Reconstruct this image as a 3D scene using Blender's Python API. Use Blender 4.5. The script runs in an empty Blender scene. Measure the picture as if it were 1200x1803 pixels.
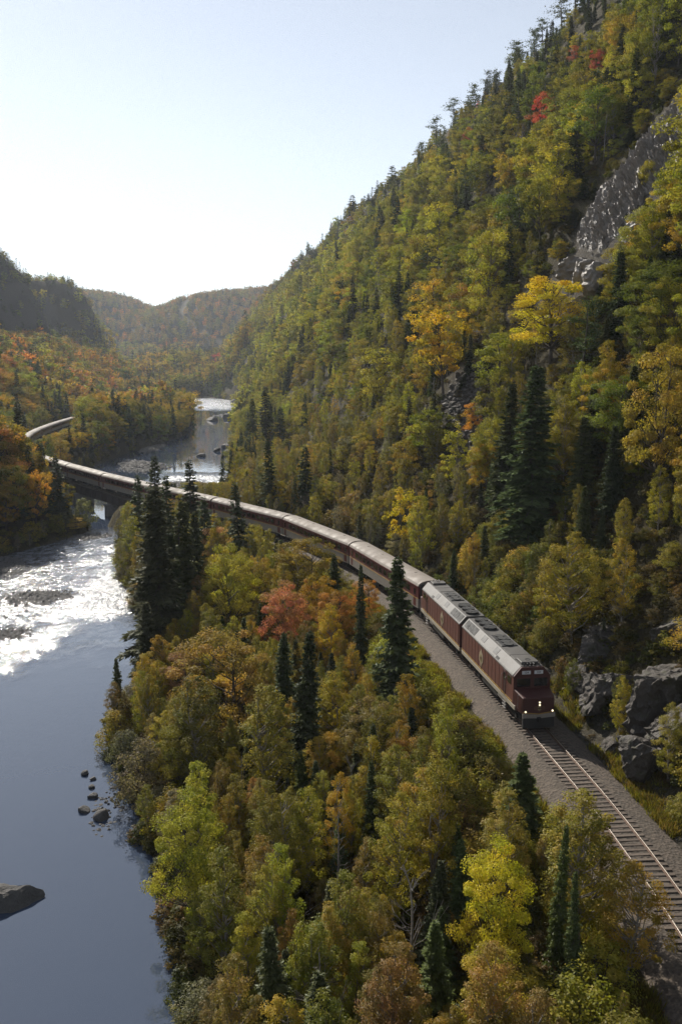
import bpy, bmesh, math, random, os
import numpy as np
from mathutils import Vector, Matrix, Euler

scene = bpy.context.scene
COL = scene.collection
PI = math.pi

# ------------------------------------------------------------------ camera, sky, sun, exposure
cam_data = bpy.data.cameras.new('camera')
cam_data.sensor_fit = 'VERTICAL'
cam_data.sensor_height = 36.0
cam_data.lens = 36.0*1600.0/1803.0
cam_data.clip_start = 1.0
cam_data.clip_end = 12000.0
camera = bpy.data.objects.new('camera', cam_data)
COL.objects.link(camera)
CAM_H = 28.4
PITCH = math.atan((901.5-650.0)/1600.0)
camera.location = (0, 0, CAM_H)
camera.rotation_euler = (math.pi/2-PITCH, 0, 0)
scene.camera = camera

SUN_AZ = math.radians(-27.0)      # from +Y (up the valley) towards the river side
SUN_EL = math.radians(33.0)
world = bpy.data.worlds.new('World')
scene.world = world
world.use_nodes = True
wn = world.node_tree
sky = wn.nodes.new('ShaderNodeTexSky')
sky.sky_type = 'NISHITA'
sky.sun_disc = False
sky.sun_elevation = SUN_EL
sky.sun_rotation = SUN_AZ
sky.altitude = 300.0
sky.air_density = 1.0
sky.dust_density = 0.12
sky.ozone_density = 1.8
pale = wn.nodes.new('ShaderNodeHueSaturation')        # thin high veil: paler than the clear model sky
pale.inputs['Saturation'].default_value = 0.46
wn.links.new(sky.outputs['Color'], pale.inputs['Color'])
wn.links.new(pale.outputs['Color'], wn.nodes['Background'].inputs['Color'])
wn.nodes['Background'].inputs['Strength'].default_value = 0.088

sun_data = bpy.data.lights.new('sun', 'SUN')
sun_data.energy = 4.4
sun_data.angle = math.radians(0.53)
sun_data.color = (1.0, 0.93, 0.82)
sun = bpy.data.objects.new('sun', sun_data)
COL.objects.link(sun)
_sd = Vector((math.sin(SUN_AZ)*math.cos(SUN_EL), math.cos(SUN_AZ)*math.cos(SUN_EL), math.sin(SUN_EL)))
sun.rotation_euler = _sd.to_track_quat('Z', 'Y').to_euler()
sun.location = (-200, 400, 320)

scene.view_settings.view_transform = 'Standard'
scene.view_settings.look = 'None'
scene.view_settings.exposure = 0.64
scene.view_settings.gamma = 1.0
scene.view_settings.use_curve_mapping = False
scene.render.engine = 'CYCLES'
scene.cycles.max_bounces = 5
scene.cycles.diffuse_bounces = 2
scene.cycles.glossy_bounces = 3
scene.cycles.transmission_bounces = 2
scene.cycles.volume_bounces = 0
scene.cycles.transparent_max_bounces = 4
scene.cycles.caustics_reflective = False
scene.cycles.caustics_refractive = False
scene.cycles.sample_clamp_indirect = 4.0
scene.cycles.use_denoising = True
scene.cycles.denoiser = 'OPENIMAGEDENOISE'
scene.cycles.denoising_input_passes = 'RGB_ALBEDO_NORMAL'
scene.cycles.denoising_prefilter = 'NONE'

# ------------------------------------------------------------------ the land (numpy only)
def hash2(ix, iy, seed):
    h = (ix.astype(np.int64)*374761393 + iy.astype(np.int64)*668265263 + seed*1442695041) & 0xFFFFFFFF
    h = ((h ^ (h >> 13))*1274126177) & 0xFFFFFFFF
    h = (h ^ (h >> 16)) & 0xFFFFFFFF
    return h/4294967295.0

def vnoise(x, y, seed=0):
    x = np.asarray(x, float); y = np.asarray(y, float)
    ix = np.floor(x); iy = np.floor(y); fx = x-ix; fy = y-iy
    fx = fx*fx*(3-2*fx); fy = fy*fy*(3-2*fy)
    a = hash2(ix, iy, seed); b = hash2(ix+1, iy, seed); c = hash2(ix, iy+1, seed); d = hash2(ix+1, iy+1, seed)
    return (a*(1-fx)+b*fx)*(1-fy)+(c*(1-fx)+d*fx)*fy

def fbm(x, y, oct=4, seed=0):
    s = 0; a = 0.5; n = 0
    for o in range(oct):
        s = s+a*vnoise(x*2**o+o*17.3, y*2**o-o*9.1, seed+o); n += a; a *= 0.5
    return s/n*2-1

def sstep(a, b, x):
    t = np.clip((x-a)/(b-a), 0, 1)
    return t*t*(3-2*t)

def smin(a, b, k):
    h = np.clip(0.5+0.5*(b-a)/k, 0, 1)
    return b*(1-h)+a*h-k*h*(1-h)

TRACK = [(-60, 4), (-40, 8.5), (-20, 12.5), (0, 15.5), (20, 17.4), (36, 18.1), (44.5, 18.0), (52, 17.6), (58.5, 17.0), (65, 16.2),
         (72.5, 15.2), (87, 12.9), (103, 10.1), (116, 6.4), (128, 2.1), (139.5, -2.9), (151, -8.8), (171, -22.8), (189.6, -37.4),
         (209, -52), (230.5, -67), (253, -81.6), (280, -97), (308, -108.5), (334, -116), (358, -121.8), (411, -131), (470, -138),
         (540, -145), (640, -156), (760, -176)]
_ty = np.array([p[0] for p in TRACK], float); _tx = np.array([p[1] for p in TRACK], float)
def _pchip(xs, ys):
    m = np.gradient(ys, xs)
    def f(q):
        q = np.clip(np.asarray(q, float), xs[0], xs[-1])
        i = np.clip(np.searchsorted(xs, q)-1, 0, len(xs)-2)
        h = xs[i+1]-xs[i]; t = (q-xs[i])/h
        return (2*t**3-3*t**2+1)*ys[i]+(t**3-2*t**2+t)*h*m[i]+(-2*t**3+3*t**2)*ys[i+1]+(t**3-t**2)*h*m[i+1]
    return f
_ft = _pchip(_ty, _tx)
def track_x(y): return _ft(y)
def track_slope(y): return (_ft(np.asarray(y)+0.5)-_ft(np.asarray(y)-0.5))
def track_d(x, y):                       # signed distance from the track centre, + on the hill side
    s = track_slope(y); return (x-track_x(y))/np.sqrt(1+s*s)

_R = [(-200, -4), (-60, 0), (0, -3), (30, -6.5), (43, -8), (52, -11), (62, -14.4), (72, -18.0), (80, -21.4), (90, -21.4), (98, -19.8), (106, -21.3),
      (118, -25), (135, -32.5), (153, -39), (175, -43.5), (193, -45.5), (215, -42), (240, -38), (272, -37), (330, -40), (392, -46.5), (520, -60),
      (700, -78), (800, -92), (900, -125), (1000, -205), (1100, -300), (1200, -420)]
_L = [(-200, -70), (-60, -75), (0, -72), (60, -70), (110, -72), (145, -66), (163, -62), (172, -58.5), (179, -55.5), (192, -54), (205, -61), (222, -72), (245, -80),
      (300, -87), (342, -85.5), (400, -82), (458, -78), (520, -85), (620, -102), (780, -128), (891, -162), (1000, -250), (1100, -350), (1200, -475)]
_fr = _pchip(np.array([p[0] for p in _R], float), np.array([p[1] for p in _R], float))
_fl = _pchip(np.array([p[0] for p in _L], float), np.array([p[1] for p in _L], float))
def river_r(y): return _fr(y)+1.3*fbm(np.asarray(y)*0.11, 3.1, 3, 5)
def river_l(y): return _fl(y)+1.5*fbm(np.asarray(y)*0.09, 8.7, 3, 6)
def water_z(y): return -5.5+5.5*sstep(240, 900, np.asarray(y, float))

CA, SA = math.cos(math.radians(9.6)), math.sin(math.radians(9.6))
def slope_profile(sp):
    sp = np.maximum(sp, 0)
    low = 0.7*np.minimum(sp, 12)
    mid = 1.42*np.clip(sp-12, 0, 87)
    top = 0.12*np.maximum(sp-99, 0)
    return low+mid+top

FAR_X = np.array([-3000, -900, -700, -564, -520, -490, -460, -430, -413, -385, -350, -315, -235, -144, 0, 400, 3000], float)
FAR_Z = np.array([220, 206, 202, 198, 192, 184, 171, 160, 158, 168, 182, 191, 198, 198, 204, 230, 270], float)

def height(x, y):
    x = np.asarray(x, float); y = np.asarray(y, float)
    dt = track_d(x, y); xr = river_r(y); xl = river_l(y); wz = water_z(y); tx = track_x(y)
    # hill wall to the east of track and river
    toe = np.where(y < 150, tx+4.6, 0)
    w = sstep(165, 205, y)
    toe = (1-w)*(tx+4.6)+w*(xr+3.5)
    s = np.maximum(x-toe, 0)
    xp = x*CA+y*SA
    rough = 7.0*fbm(x*0.014, y*0.014, 4, 11)+2.0*fbm(x*0.07, y*0.07, 3, 12)
    gully = 3.5*fbm((y-x*0.4)*0.035, x*0.006, 3, 13)
    P = slope_profile(xp-31+gully*0.6)
    endf = 1-sstep(1500, 2000, y)
    P = P*endf
    hill = P+np.clip(P/28, 0, 1)*(rough+gully)+0.28*np.minimum(s, 40)+0.5*fbm(x*0.25, y*0.25, 2, 14)*np.clip(s/4, 0, 1)
    base_e = np.where(y < 185, -0.95, wz+1.0)
    base_e = (1-w)*(-0.95)+w*(wz+1.0)
    east = base_e+np.where(s > 0, hill, 0)
    # strip between river and track
    q = np.clip((x-xr)/np.maximum((tx-4.5)-xr, 2.0), 0, 1)
    strip = wz-0.35+(-0.95-wz+0.35)*(q**0.62)+0.45*fbm(x*0.18, y*0.18, 3, 15)*np.sin(np.pi*q)
    # west bank
    we = np.maximum(xl-x, 0)
    dw = np.maximum(-dt-6, 0)
    bank_w = smin(wz-0.3+0.55*we, -0.95+0*x, 1.0)
    wtrack = sstep(200, 245, y)
    up_w = 0.60*np.clip(dw-4, 0, 70)*wtrack+0.035*np.maximum(dw-60, 0)*wtrack
    up_near = 0.5*np.maximum(we-14, 0)*(1-wtrack)
    up_w = np.minimum(up_w+up_near, 55+0.05*we)
    west = bank_w+up_w*(1+0.25*fbm(x*0.02, y*0.02, 3, 21))
    hA = (1-sstep(870, 960, y))*(106+0.85*np.clip(-x-285, 0, 60))*sstep(-248, -300, x+10*fbm(y*0.02, x*0.01, 3, 31))*sstep(735, 800, y+22*fbm(x*0.03, 1.0, 3, 32))
    hB = (1-sstep(1160, 1320, y))*(126+0.05*np.clip(-x-330, 0, 200))*sstep(-226, -322, x+8*fbm(y*0.02, x*0.012, 3, 33))*sstep(965, 1035, y+25*fbm(x*0.03, 4.0, 3, 34))
    far = np.interp(x, FAR_X, FAR_Z)*sstep(1350, 2120, y)+10*fbm(x*0.006, y*0.006, 3, 41)*sstep(1350, 1700, y)
    midm = 34*sstep(880, 1250, y)*sstep(-330, -190, x+0.15*(y-1000))
    bigw = np.maximum(np.maximum(hA, hB), np.maximum(far, midm))
    west = np.maximum(west, np.where(bigw > 0.5, bigw, -99))
    big2 = np.maximum(far, midm)
    east = np.maximum(east, np.where(big2 > 0.5, big2, -99))
    # assemble
    z = np.where(x > toe, east, strip)
    ww = y > 199                                 # beyond the bridge there is no strip east of the track
    z = np.where((y > 190) & (x > xr) & (x <= toe), wz-0.3+0.35*np.maximum(x-xr, 0), z)
    inside = (x < xr) & (x > xl)
    din = np.minimum(xr-x, x-xl)
    bed = wz-0.35-np.clip(din*0.5, 0, 1.6)
    bed = np.where(y > 930, np.maximum(bed, bigw*sstep(930, 1000, y)), bed)
    z = np.where(inside, bed, z)
    z = np.where(x <= xl, west, z)
    # the shelf cut for the track
    on_bridge = (y > 197) & (y < 246)
    shelf = (np.abs(dt) < 9) & ~on_bridge & (y < 800)
    blend = 1-sstep(4.6, 8.5, np.abs(dt))
    z = np.where(shelf & (dt < 0), z*(1-blend)+(-0.95)*blend, z)
    z = np.where(shelf & (dt >= 0) & (y > 246), z*(1-blend)+(-0.95)*blend, z)
    z = np.where((np.abs(dt) < 4.6) & ~on_bridge & (y < 800), -0.95, z)
    return z

# ------------------------------------------------------------------ helpers
def link(o, parent=None):
    COL.objects.link(o)
    if parent is not None:
        o.parent = parent
    return o

def tag(o, label=None, cat=None, group=None, kind=None):
    if label: o['label'] = label
    if cat: o['category'] = cat
    if group: o['group'] = group
    if kind: o['kind'] = kind
    return o

def empty(name, loc=(0, 0, 0), rz=0.0, label=None, cat=None, group=None, parent=None):
    o = bpy.data.objects.new(name, None)
    o.empty_display_size = 0.5
    o.location = loc
    o.rotation_euler = (0, 0, rz)
    link(o, parent)
    return tag(o, label, cat, group)

def mesh_np(name, verts, faces_list, mats=(), mat_idx=None, smooth=False, attrs=None):
    """faces_list: list of (m, k) int arrays; attrs: {name: per-vertex float array}"""
    me = bpy.data.meshes.new(name)
    verts = np.asarray(verts, np.float32)
    me.vertices.add(len(verts))
    me.vertices.foreach_set('co', verts.ravel())
    faces_list = [np.asarray(f, np.int32) for f in faces_list if len(f)]
    loops = np.concatenate([f.ravel() for f in faces_list])
    sizes = np.concatenate([np.full(len(f), f.shape[1], np.int32) for f in faces_list])
    starts = np.concatenate([[0], np.cumsum(sizes)[:-1]]).astype(np.int32)
    me.loops.add(len(loops)); me.loops.foreach_set('vertex_index', loops)
    me.polygons.add(len(sizes)); me.polygons.foreach_set('loop_start', starts)
    try: me.polygons.foreach_set('loop_total', sizes)
    except Exception: pass
    for m in mats: me.materials.append(m)
    if mat_idx is not None:
        me.polygons.foreach_set('material_index', np.asarray(mat_idx, np.int32))
    me.polygons.foreach_set('use_smooth', np.full(len(sizes), bool(smooth)))
    for k, v in (attrs or {}).items():
        a = me.attributes.new(k, 'FLOAT', 'POINT')
        a.data.foreach_set('value', np.asarray(v, np.float32))
    me.update(calc_edges=True)
    return me

def obj(name, me, parent=None, loc=None, rot=None):
    o = bpy.data.objects.new(name, me)
    if loc is not None: o.location = loc
    if rot is not None: o.rotation_euler = rot
    return link(o, parent)

class MB:
    """collects plain shapes into one mesh"""
    def __init__(self): self.v = []; self.f = []
    def add(self, vs, fs):
        n = len(self.v); self.v += [tuple(v) for v in vs]; self.f += [tuple(i+n for i in f) for f in fs]; return self
    def box(self, x0, x1, y0, y1, z0, z1, M=None):
        vs = [(x, y, z) for x in (x0, x1) for y in (y0, y1) for z in (z0, z1)]
        if M is not None: vs = [M @ Vector(v) for v in vs]
        return self.add(vs, [(0, 1, 3, 2), (4, 6, 7, 5), (0, 4, 5, 1), (2, 3, 7, 6), (0, 2, 6, 4), (1, 5, 7, 3)])
    def prism(self, prof, x0, x1):           # profile in (y, z), counter-clockwise seen from +x
        n = len(prof)
        vs = [(x0, y, z) for y, z in prof]+[(x1, y, z) for y, z in prof]
        fs = [tuple(range(n))[::-1], tuple(range(n, 2*n))]+[(i, (i+1) % n, (i+1) % n+n, i+n) for i in range(n)]
        return self.add(vs, fs)
    def prism_y(self, prof, y0, y1):         # profile in (x, z)
        n = len(prof)
        vs = [(x, y0, z) for x, z in prof]+[(x, y1, z) for x, z in prof]
        fs = [tuple(range(n)), tuple(range(n, 2*n))[::-1]]+[(i+n, (i+1) % n+n, (i+1) % n, i) for i in range(n)]
        return self.add(vs, fs)
    def tube(self, pts, radii, k=6, cap=True):
        pts = [Vector(p) for p in pts]; n = len(pts); vs = []
        if not hasattr(radii, '__len__'): radii = [radii]*n
        for i, p in enumerate(pts):
            d = (pts[min(i+1, n-1)]-pts[max(i-1, 0)]).normalized()
            a = d.orthogonal().normalized() if i == 0 else (a-d*a.dot(d)).normalized()
            b = d.cross(a)
            for j in range(k):
                t = 2*PI*j/k
                vs.append(p+(a*math.cos(t)+b*math.sin(t))*radii[i])
        fs = [(i*k+j, i*k+(j+1) % k, (i+1)*k+(j+1) % k, (i+1)*k+j) for i in range(n-1) for j in range(k)]
        if cap: fs += [tuple(range(k))[::-1], tuple(range((n-1)*k, n*k))]
        return self.add(vs, fs)
    def cyl(self, c, axis, r, h, k=16):
        a = Vector(axis).normalized()*h/2; c = Vector(c)
        return self.tube([c-a, c+a], r, k)
    def mesh(self, name, mat, bevel=0.0, smooth=False):
        me = bpy.data.meshes.new(name)
        me.from_pydata([tuple(v) for v in self.v], [], self.f)
        if bevel > 0:
            bm = bmesh.new(); bm.from_mesh(me)
            bmesh.ops.bevel(bm, geom=[e for e in bm.edges], offset=bevel, segments=1, affect='EDGES', clamp_overlap=True)
            bm.to_mesh(me); bm.free()
        bm = bmesh.new(); bm.from_mesh(me); bmesh.ops.recalc_face_normals(bm, faces=bm.faces); bm.to_mesh(me); bm.free()
        me.materials.append(mat)
        if smooth:
            for p in me.polygons: p.use_smooth = True
        return me
    def build(self, name, mat, parent=None, loc=None, rot=None, bevel=0.0, smooth=False):
        return obj(name, self.mesh(name, mat, bevel, smooth), parent, loc, rot)

def copy_tree(o, parent=None):
    c = o.copy(); COL.objects.link(c)
    if parent is not None: c.parent = parent
    for ch in list(o.children): copy_tree(ch, c)
    return c

# ------------------------------------------------------------------ materials
class NT:
    def __init__(self, name):
        self.m = bpy.data.materials.new(name); self.m.use_nodes = True
        self.t = self.m.node_tree; self.n = self.t.nodes
        self.out = self.n['Material Output']; self.b = self.n['Principled BSDF']
    def new(self, typ, **kw):
        x = self.n.new(typ)
        for k, v in kw.items():
            if hasattr(x, k): setattr(x, k, v)
            else: x.inputs[k].default_value = v
        return x
    def link(self, a, b): self.t.links.new(a, b)
    def coords(self, which='Object'): return self.new('ShaderNodeTexCoord').outputs[which]
    def noise(self, scale, detail=4, rough=0.6, vec=None, which='Object'):
        x = self.new('ShaderNodeTexNoise'); x.inputs['Scale'].default_value = scale
        x.inputs['Detail'].default_value = detail; x.inputs['Roughness'].default_value = rough
        self.link(vec if vec is not None else self.coords(which), x.inputs['Vector'])
        return x.outputs['Fac']
    def ramp(self, fac, stops):
        r = self.new('ShaderNodeValToRGB'); e = r.color_ramp.elements
        while len(e) < len(stops): e.new(0.5)
        for i, (p, c) in enumerate(stops):
            e[i].position = p; e[i].color = (c[0], c[1], c[2], 1) if hasattr(c, '__len__') else (c, c, c, 1)
        self.link(fac, r.inputs['Fac']); return r.outputs['Color']
    def math(self, op, a, b=None, clamp=False):
        x = self.new('ShaderNodeMath', operation=op); x.use_clamp = clamp
        for i, v in enumerate((a, b)):
            if v is None: continue
            if isinstance(v, (int, float)): x.inputs[i].default_value = v
            else: self.link(v, x.inputs[i])
        return x.outputs[0]
    def mix(self, fac, a, b, blend='MIX'):
        x = self.new('ShaderNodeMixRGB', blend_type=blend)
        for i, v in zip(('Fac', 'Color1', 'Color2'), (fac, a, b)):
            if isinstance(v, (int, float)): x.inputs[i].default_value = v
            elif isinstance(v, (tuple, list)): x.inputs[i].default_value = (v[0], v[1], v[2], 1)
            else: self.link(v, x.inputs[i])
        return x.outputs['Color']
    def bump(self, h, strength=0.3, dist=0.1, normal=None):
        x = self.new('ShaderNodeBump'); x.inputs['Strength'].default_value = strength; x.inputs['Distance'].default_value = dist
        self.link(h, x.inputs['Height'])
        if normal is not None: self.link(normal, x.inputs['Normal'])
        return x.outputs['Normal']
    def set(self, **kw):
        for k, v in kw.items():
            s = self.b.inputs[k.replace('_', ' ')]
            if isinstance(v, (int, float)): s.default_value = v
            elif isinstance(v, (tuple, list)): s.default_value = (v[0], v[1], v[2], 1)
            else: self.link(v, s)
        return self

def painted(name, col, rough=0.5, dirt=(0.10, 0.09, 0.075), amount=0.5, scale=2.5, metal=0.0):
    n = NT(name)
    f1 = n.noise(scale, 6, 0.7); f2 = n.noise(scale*9, 3, 0.6)
    fac = n.math('MULTIPLY', n.ramp(f1, [(0.38, 0), (0.72, 1)]), amount)
    c = n.mix(fac, col, dirt)
    c = n.mix(0.25, c, n.ramp(f2, [(0.3, tuple(v*0.6 for v in col)), (0.7, tuple(min(1, v*1.25) for v in col))]))
    n.set(Base_Color=c, Roughness=n.ramp(f1, [(0.3, rough*0.85), (0.7, min(1, rough*1.3))]), Metallic=metal)
    n.link(n.bump(f2, 0.08, 0.02), n.b.inputs['Normal'])
    return n.m

def mat_leaf(name, trans=0.47, gloss=0.010, hue=0.03, contrast=0.9):
    n = NT(name)
    a = n.new('ShaderNodeAttribute', attribute_type='INSTANCER', attribute_name='tint')
    v = n.new('ShaderNodeAttribute', attribute_type='GEOMETRY', attribute_name='var').outputs['Fac']
    val = n.math('ADD', n.math('MULTIPLY', v, contrast), 1-contrast*0.5)
    hs = n.new('ShaderNodeHueSaturation')
    n.link(n.math('ADD', n.math('MULTIPLY', v, -2*hue), 0.5+hue), hs.inputs['Hue'])
    n.link(val, hs.inputs['Value']); n.link(a.outputs['Color'], hs.inputs['Color'])
    d = n.new('ShaderNodeBsdfDiffuse'); n.link(hs.outputs[0], d.inputs['Color'])
    t = n.new('ShaderNodeBsdfTranslucent'); n.link(n.mix(1.0, hs.outputs[0], (1.25, 1.3, 0.7), 'MULTIPLY'), t.inputs['Color'])
    m1 = n.new('ShaderNodeMixShader'); m1.inputs[0].default_value = trans
    n.link(d.outputs[0], m1.inputs[1]); n.link(t.outputs[0], m1.inputs[2])
    g = n.new('ShaderNodeBsdfGlossy'); g.inputs['Roughness'].default_value = 0.45; g.inputs['Color'].default_value = (0.8, 0.85, 0.9, 1)
    m2 = n.new('ShaderNodeMixShader'); m2.inputs[0].default_value = gloss
    n.link(m1.outputs[0], m2.inputs[1]); n.link(g.outputs[0], m2.inputs[2])
    n.link(m2.outputs[0], n.out.inputs['Surface'])
    return n.m

def mat_bark(name, a, b):
    n = NT(name)
    f = n.noise(6, 4, 0.7)
    n.set(Base_Color=n.ramp(f, [(0.3, a), (0.7, b)]), Roughness=0.9)
    return n.m

def mat_rock(name, dark, mid, light, scale=1.0, rough=(0.55, 0.85), lichen=0.35, spec=0.5, moss=(0.05, 0.055, 0.02)):
    n = NT(name)
    pos = n.new('ShaderNodeNewGeometry').outputs['Position']
    f1 = n.noise(0.55*scale, 6, 0.65, pos); f2 = n.noise(4.5*scale, 5, 0.7, pos); f3 = n.noise(1.3*scale, 3, 0.55, pos)
    c = n.ramp(f1, [(0.28, dark), (0.5, mid), (0.74, light)])
    c = n.mix(0.5, c, n.ramp(f2, [(0.25, tuple(v*0.55 for v in mid)), (0.75, tuple(v*1.4 for v in mid))]))
    c = n.mix(n.math('MULTIPLY', n.ramp(f3, [(0.55, 0), (0.68, 1)]), lichen), c, moss)
    vor = n.new('ShaderNodeTexVoronoi', feature='DISTANCE_TO_EDGE'); vor.inputs['Scale'].default_value = 0.7*scale
    n.link(n.mix(0.25, pos, n.new('ShaderNodeTexNoise').outputs['Color']), vor.inputs['Vector'])
    crack = n.ramp(vor.outputs['Distance'], [(0.0, 0), (0.05, 1)])
    h = n.math('ADD', n.math('MULTIPLY', f2, 0.5), n.math('MULTIPLY', f1, 0.8))
    n1 = n.bump(crack, 0.35, 0.12); n2 = n.bump(h, 0.9, 0.25, n1)
    n.set(Base_Color=c, Roughness=n.ramp(f1, [(0.3, rough[0]), (0.7, rough[1])]))
    n.b.inputs['Specular IOR Level'].default_value = spec
    n.link(n2, n.b.inputs['Normal'])
    return n.m

def mat_gravel(name, a, b, scale=14.0, bump=0.8, oiled=False):
    n = NT(name)
    pos = n.new('ShaderNodeNewGeometry').outputs['Position']
    v = n.new('ShaderNodeTexVoronoi'); v.inputs['Scale'].default_value = scale; n.link(pos, v.inputs['Vector'])
    f = n.noise(0.5, 5, 0.7, pos); g = n.noise(9, 3, 0.7, pos)
    c = n.mix(0.6, n.ramp(v.outputs['Color'], [(0.1, a), (0.9, b)]), n.ramp(g, [(0.3, a), (0.7, b)]))
    c = n.mix(n.ramp(f, [(0.4, 0), (0.75, 0.55)]), c, (0.07, 0.06, 0.045))
    if oiled:                                  # oil and brake dust between the rails
        o = n.new('ShaderNodeAttribute', attribute_name='middle').outputs['Fac']
        c = n.mix(o, c, n.ramp(v.outputs['Color'], [(0.1, (0.03, 0.024, 0.018)), (0.9, (0.105, 0.083, 0.064))]))
    n.set(Base_Color=c, Roughness=0.95)
    n.link(n.bump(v.outputs['Distance'], bump, 0.06), n.b.inputs['Normal'])
    return n.m

M = {}
M['leaf'] = mat_leaf('leaf_broad')
M['needle'] = mat_leaf('leaf_needle', trans=0.2, gloss=0.012, hue=0.01, contrast=0.9)
M['bark'] = mat_bark('bark_dark', (0.045, 0.035, 0.026), (0.11, 0.09, 0.07))
M['birch_bark'] = mat_bark('bark_birch', (0.10, 0.085, 0.07), (0.38, 0.34, 0.29))
M['dead_wood'] = mat_bark('bark_dead', (0.15, 0.135, 0.12), (0.34, 0.31, 0.28))
M['rock'] = mat_rock('rock_grey', (0.032, 0.026, 0.021), (0.068, 0.058, 0.049), (0.118, 0.103, 0.089), 1.0, (0.6, 0.9), 0.5, 0.4)
M['wet_rock'] = mat_rock('rock_wet', (0.07, 0.060, 0.050), (0.19, 0.164, 0.140), (0.34, 0.298, 0.255), 1.2, (0.40, 0.68), 0.35, 0.8)
M['river_rock'] = mat_rock('rock_river', (0.05, 0.047, 0.044), (0.10, 0.095, 0.09), (0.17, 0.16, 0.15), 2.0, (0.65, 0.9), 0.15, 0.3, (0.04, 0.04, 0.03))
M['ballast'] = mat_gravel('ballast', (0.026, 0.020, 0.016), (0.165, 0.128, 0.098), 5, 1.0, True)
M['cobbles'] = mat_gravel('cobbles', (0.06, 0.055, 0.05), (0.26, 0.24, 0.22), 5, 1.0)

# ------------------------------------------------------------------ ground, river, track, bridge
POWER_CUT = [(-335, 2080), (-330, 1990), (-320, 1855), (-301, 1806), (-275, 1758), (-252, 1726), (-228, 1687), (-205, 1640)]
def cut_mask(x, y):
    d = np.full(np.shape(x), 1e9)
    for (ax, ay), (bx, by) in zip(POWER_CUT, POWER_CUT[1:]):
        t = np.clip(((x-ax)*(bx-ax)+(y-ay)*(by-ay))/((bx-ax)**2+(by-ay)**2), 0, 1)
        d = np.minimum(d, np.hypot(x-ax-t*(bx-ax), y-ay-t*(by-ay)))
    return d

def build_ground():
    ys = [-140.0]
    while ys[-1] < 4600: ys.append(ys[-1]+max(1.25, 0.0095*abs(ys[-1])))
    ys = np.array(ys)
    xs = list(np.arange(-75, 150, 1.5))
    while xs[-1] < 3600: xs.append(xs[-1]+max(1.5, 0.028*(xs[-1]-95)))
    left = [-75.0]
    while left[-1] > -3600: left.append(left[-1]-max(1.5, 0.022*(-left[-1]-60)))
    xs = np.array(left[::-1][:-1]+xs)
    X, Y = np.meshgrid(xs, ys)
    Z = height(X, Y)
    nx, ny = len(xs), len(ys)
    i = np.arange(nx*ny).reshape(ny, nx)
    q = np.stack([i[:-1, :-1].ravel(), i[:-1, 1:].ravel(), i[1:, 1:].ravel(), i[1:, :-1].ravel()], 1)
    dt = track_d(X, Y)
    verge = sstep(-9, -6.0, dt)*(1-sstep(-3.7, -3.2, dt))*(Y < 190)+sstep(3, 3.8, dt)*(1-sstep(5, 8, dt))*(Y < 190)*0.6
    cut = 1-sstep(3, 8, cut_mask(X, Y)+4*fbm(X*0.05, Y*0.03, 3, 64))
    n = NT('ground')
    geo = n.new('ShaderNodeNewGeometry'); pos = geo.outputs['Position']
    f = n.noise(0.16, 6, 0.7, pos); g = n.noise(1.7, 5, 0.7, pos); h = n.noise(9, 3, 0.7, pos)
    c = n.ramp(f, [(0.3, (0.032, 0.026, 0.014)), (0.5, (0.055, 0.045, 0.020)), (0.68, (0.045, 0.050, 0.018))])
    c = n.mix(0.6, c, n.ramp(g, [(0.3, (0.025, 0.022, 0.012)), (0.7, (0.070, 0.055, 0.024))]))
    va = n.new('ShaderNodeAttribute', attribute_name='verge').outputs['Fac']
    ca = n.new('ShaderNodeAttribute', attribute_name='cut').outputs['Fac']
    sc = n.new('ShaderNodeAttribute', attribute_name='scree').outputs['Fac']
    c = n.mix(n.math('MULTIPLY', va, n.ramp(g, [(0.35, 0.3), (0.65, 1)])), c, n.ramp(h, [(0.3, (0.05, 0.055, 0.018)), (0.7, (0.15, 0.13, 0.045))]))
    c = n.mix(n.math('MULTIPLY', ca, n.ramp(g, [(0.4, 0.0), (0.7, 0.38)])), c, n.ramp(g, [(0.3, (0.14, 0.12, 0.07)), (0.7, (0.26, 0.22, 0.13))]))
    c = n.mix(sc, c, n.ramp(g, [(0.3, (0.035, 0.030, 0.026)), (0.7, (0.13, 0.115, 0.10))]))
    sep = n.new('ShaderNodeSeparateXYZ'); n.link(geo.outputs['Normal'], sep.inputs[0])
    steep = n.ramp(sep.outputs['Z'], [(0.30, 1), (0.48, 0)])
    c = n.mix(steep, c, n.ramp(g, [(0.3, (0.030, 0.028, 0.022)), (0.7, (0.095, 0.086, 0.074))]))
    n.set(Base_Color=c, Roughness=0.95)
    n.b.inputs['Specular IOR Level'].default_value = 0.15
    n.link(n.bump(n.math('ADD', g, h), 0.8, 0.35), n.b.inputs['Normal'])
    me = mesh_np('ground', np.stack([X, Y, Z], -1).reshape(-1, 3), [q], [n.m], smooth=True,
                 attrs={'verge': verge.ravel(), 'cut': cut.ravel(), 'scree': scree_mask(X, Y).ravel()})
    o = obj('ground', me); tag(o, 'forest floor, banks and hills of the river valley', kind='structure')

def scree_mask(x, y):
    dt = track_d(x, y)
    m = 1-sstep(0.6, 1.25, np.hypot((x-21)/3.2, (y-158)/14)+0.35*fbm(x*0.2, y*0.2, 3, 61))
    m2 = 1-sstep(0.7, 1.2, np.abs(dt-4.2)/1.2+0.4*fbm(x*0.3, y*0.3, 2, 62))
    m3 = 1-sstep(0.8, 1.25, np.hypot((x-45.5)/12.5, (y-146)/15)+0.3*fbm(x*0.2, y*0.2, 3, 63))          # broken rock round the bare cliff
    return np.clip(np.maximum(np.maximum(m, m3*0.8), m2*0.7*((y > 30) & (y < 150))), 0, 1)

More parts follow.
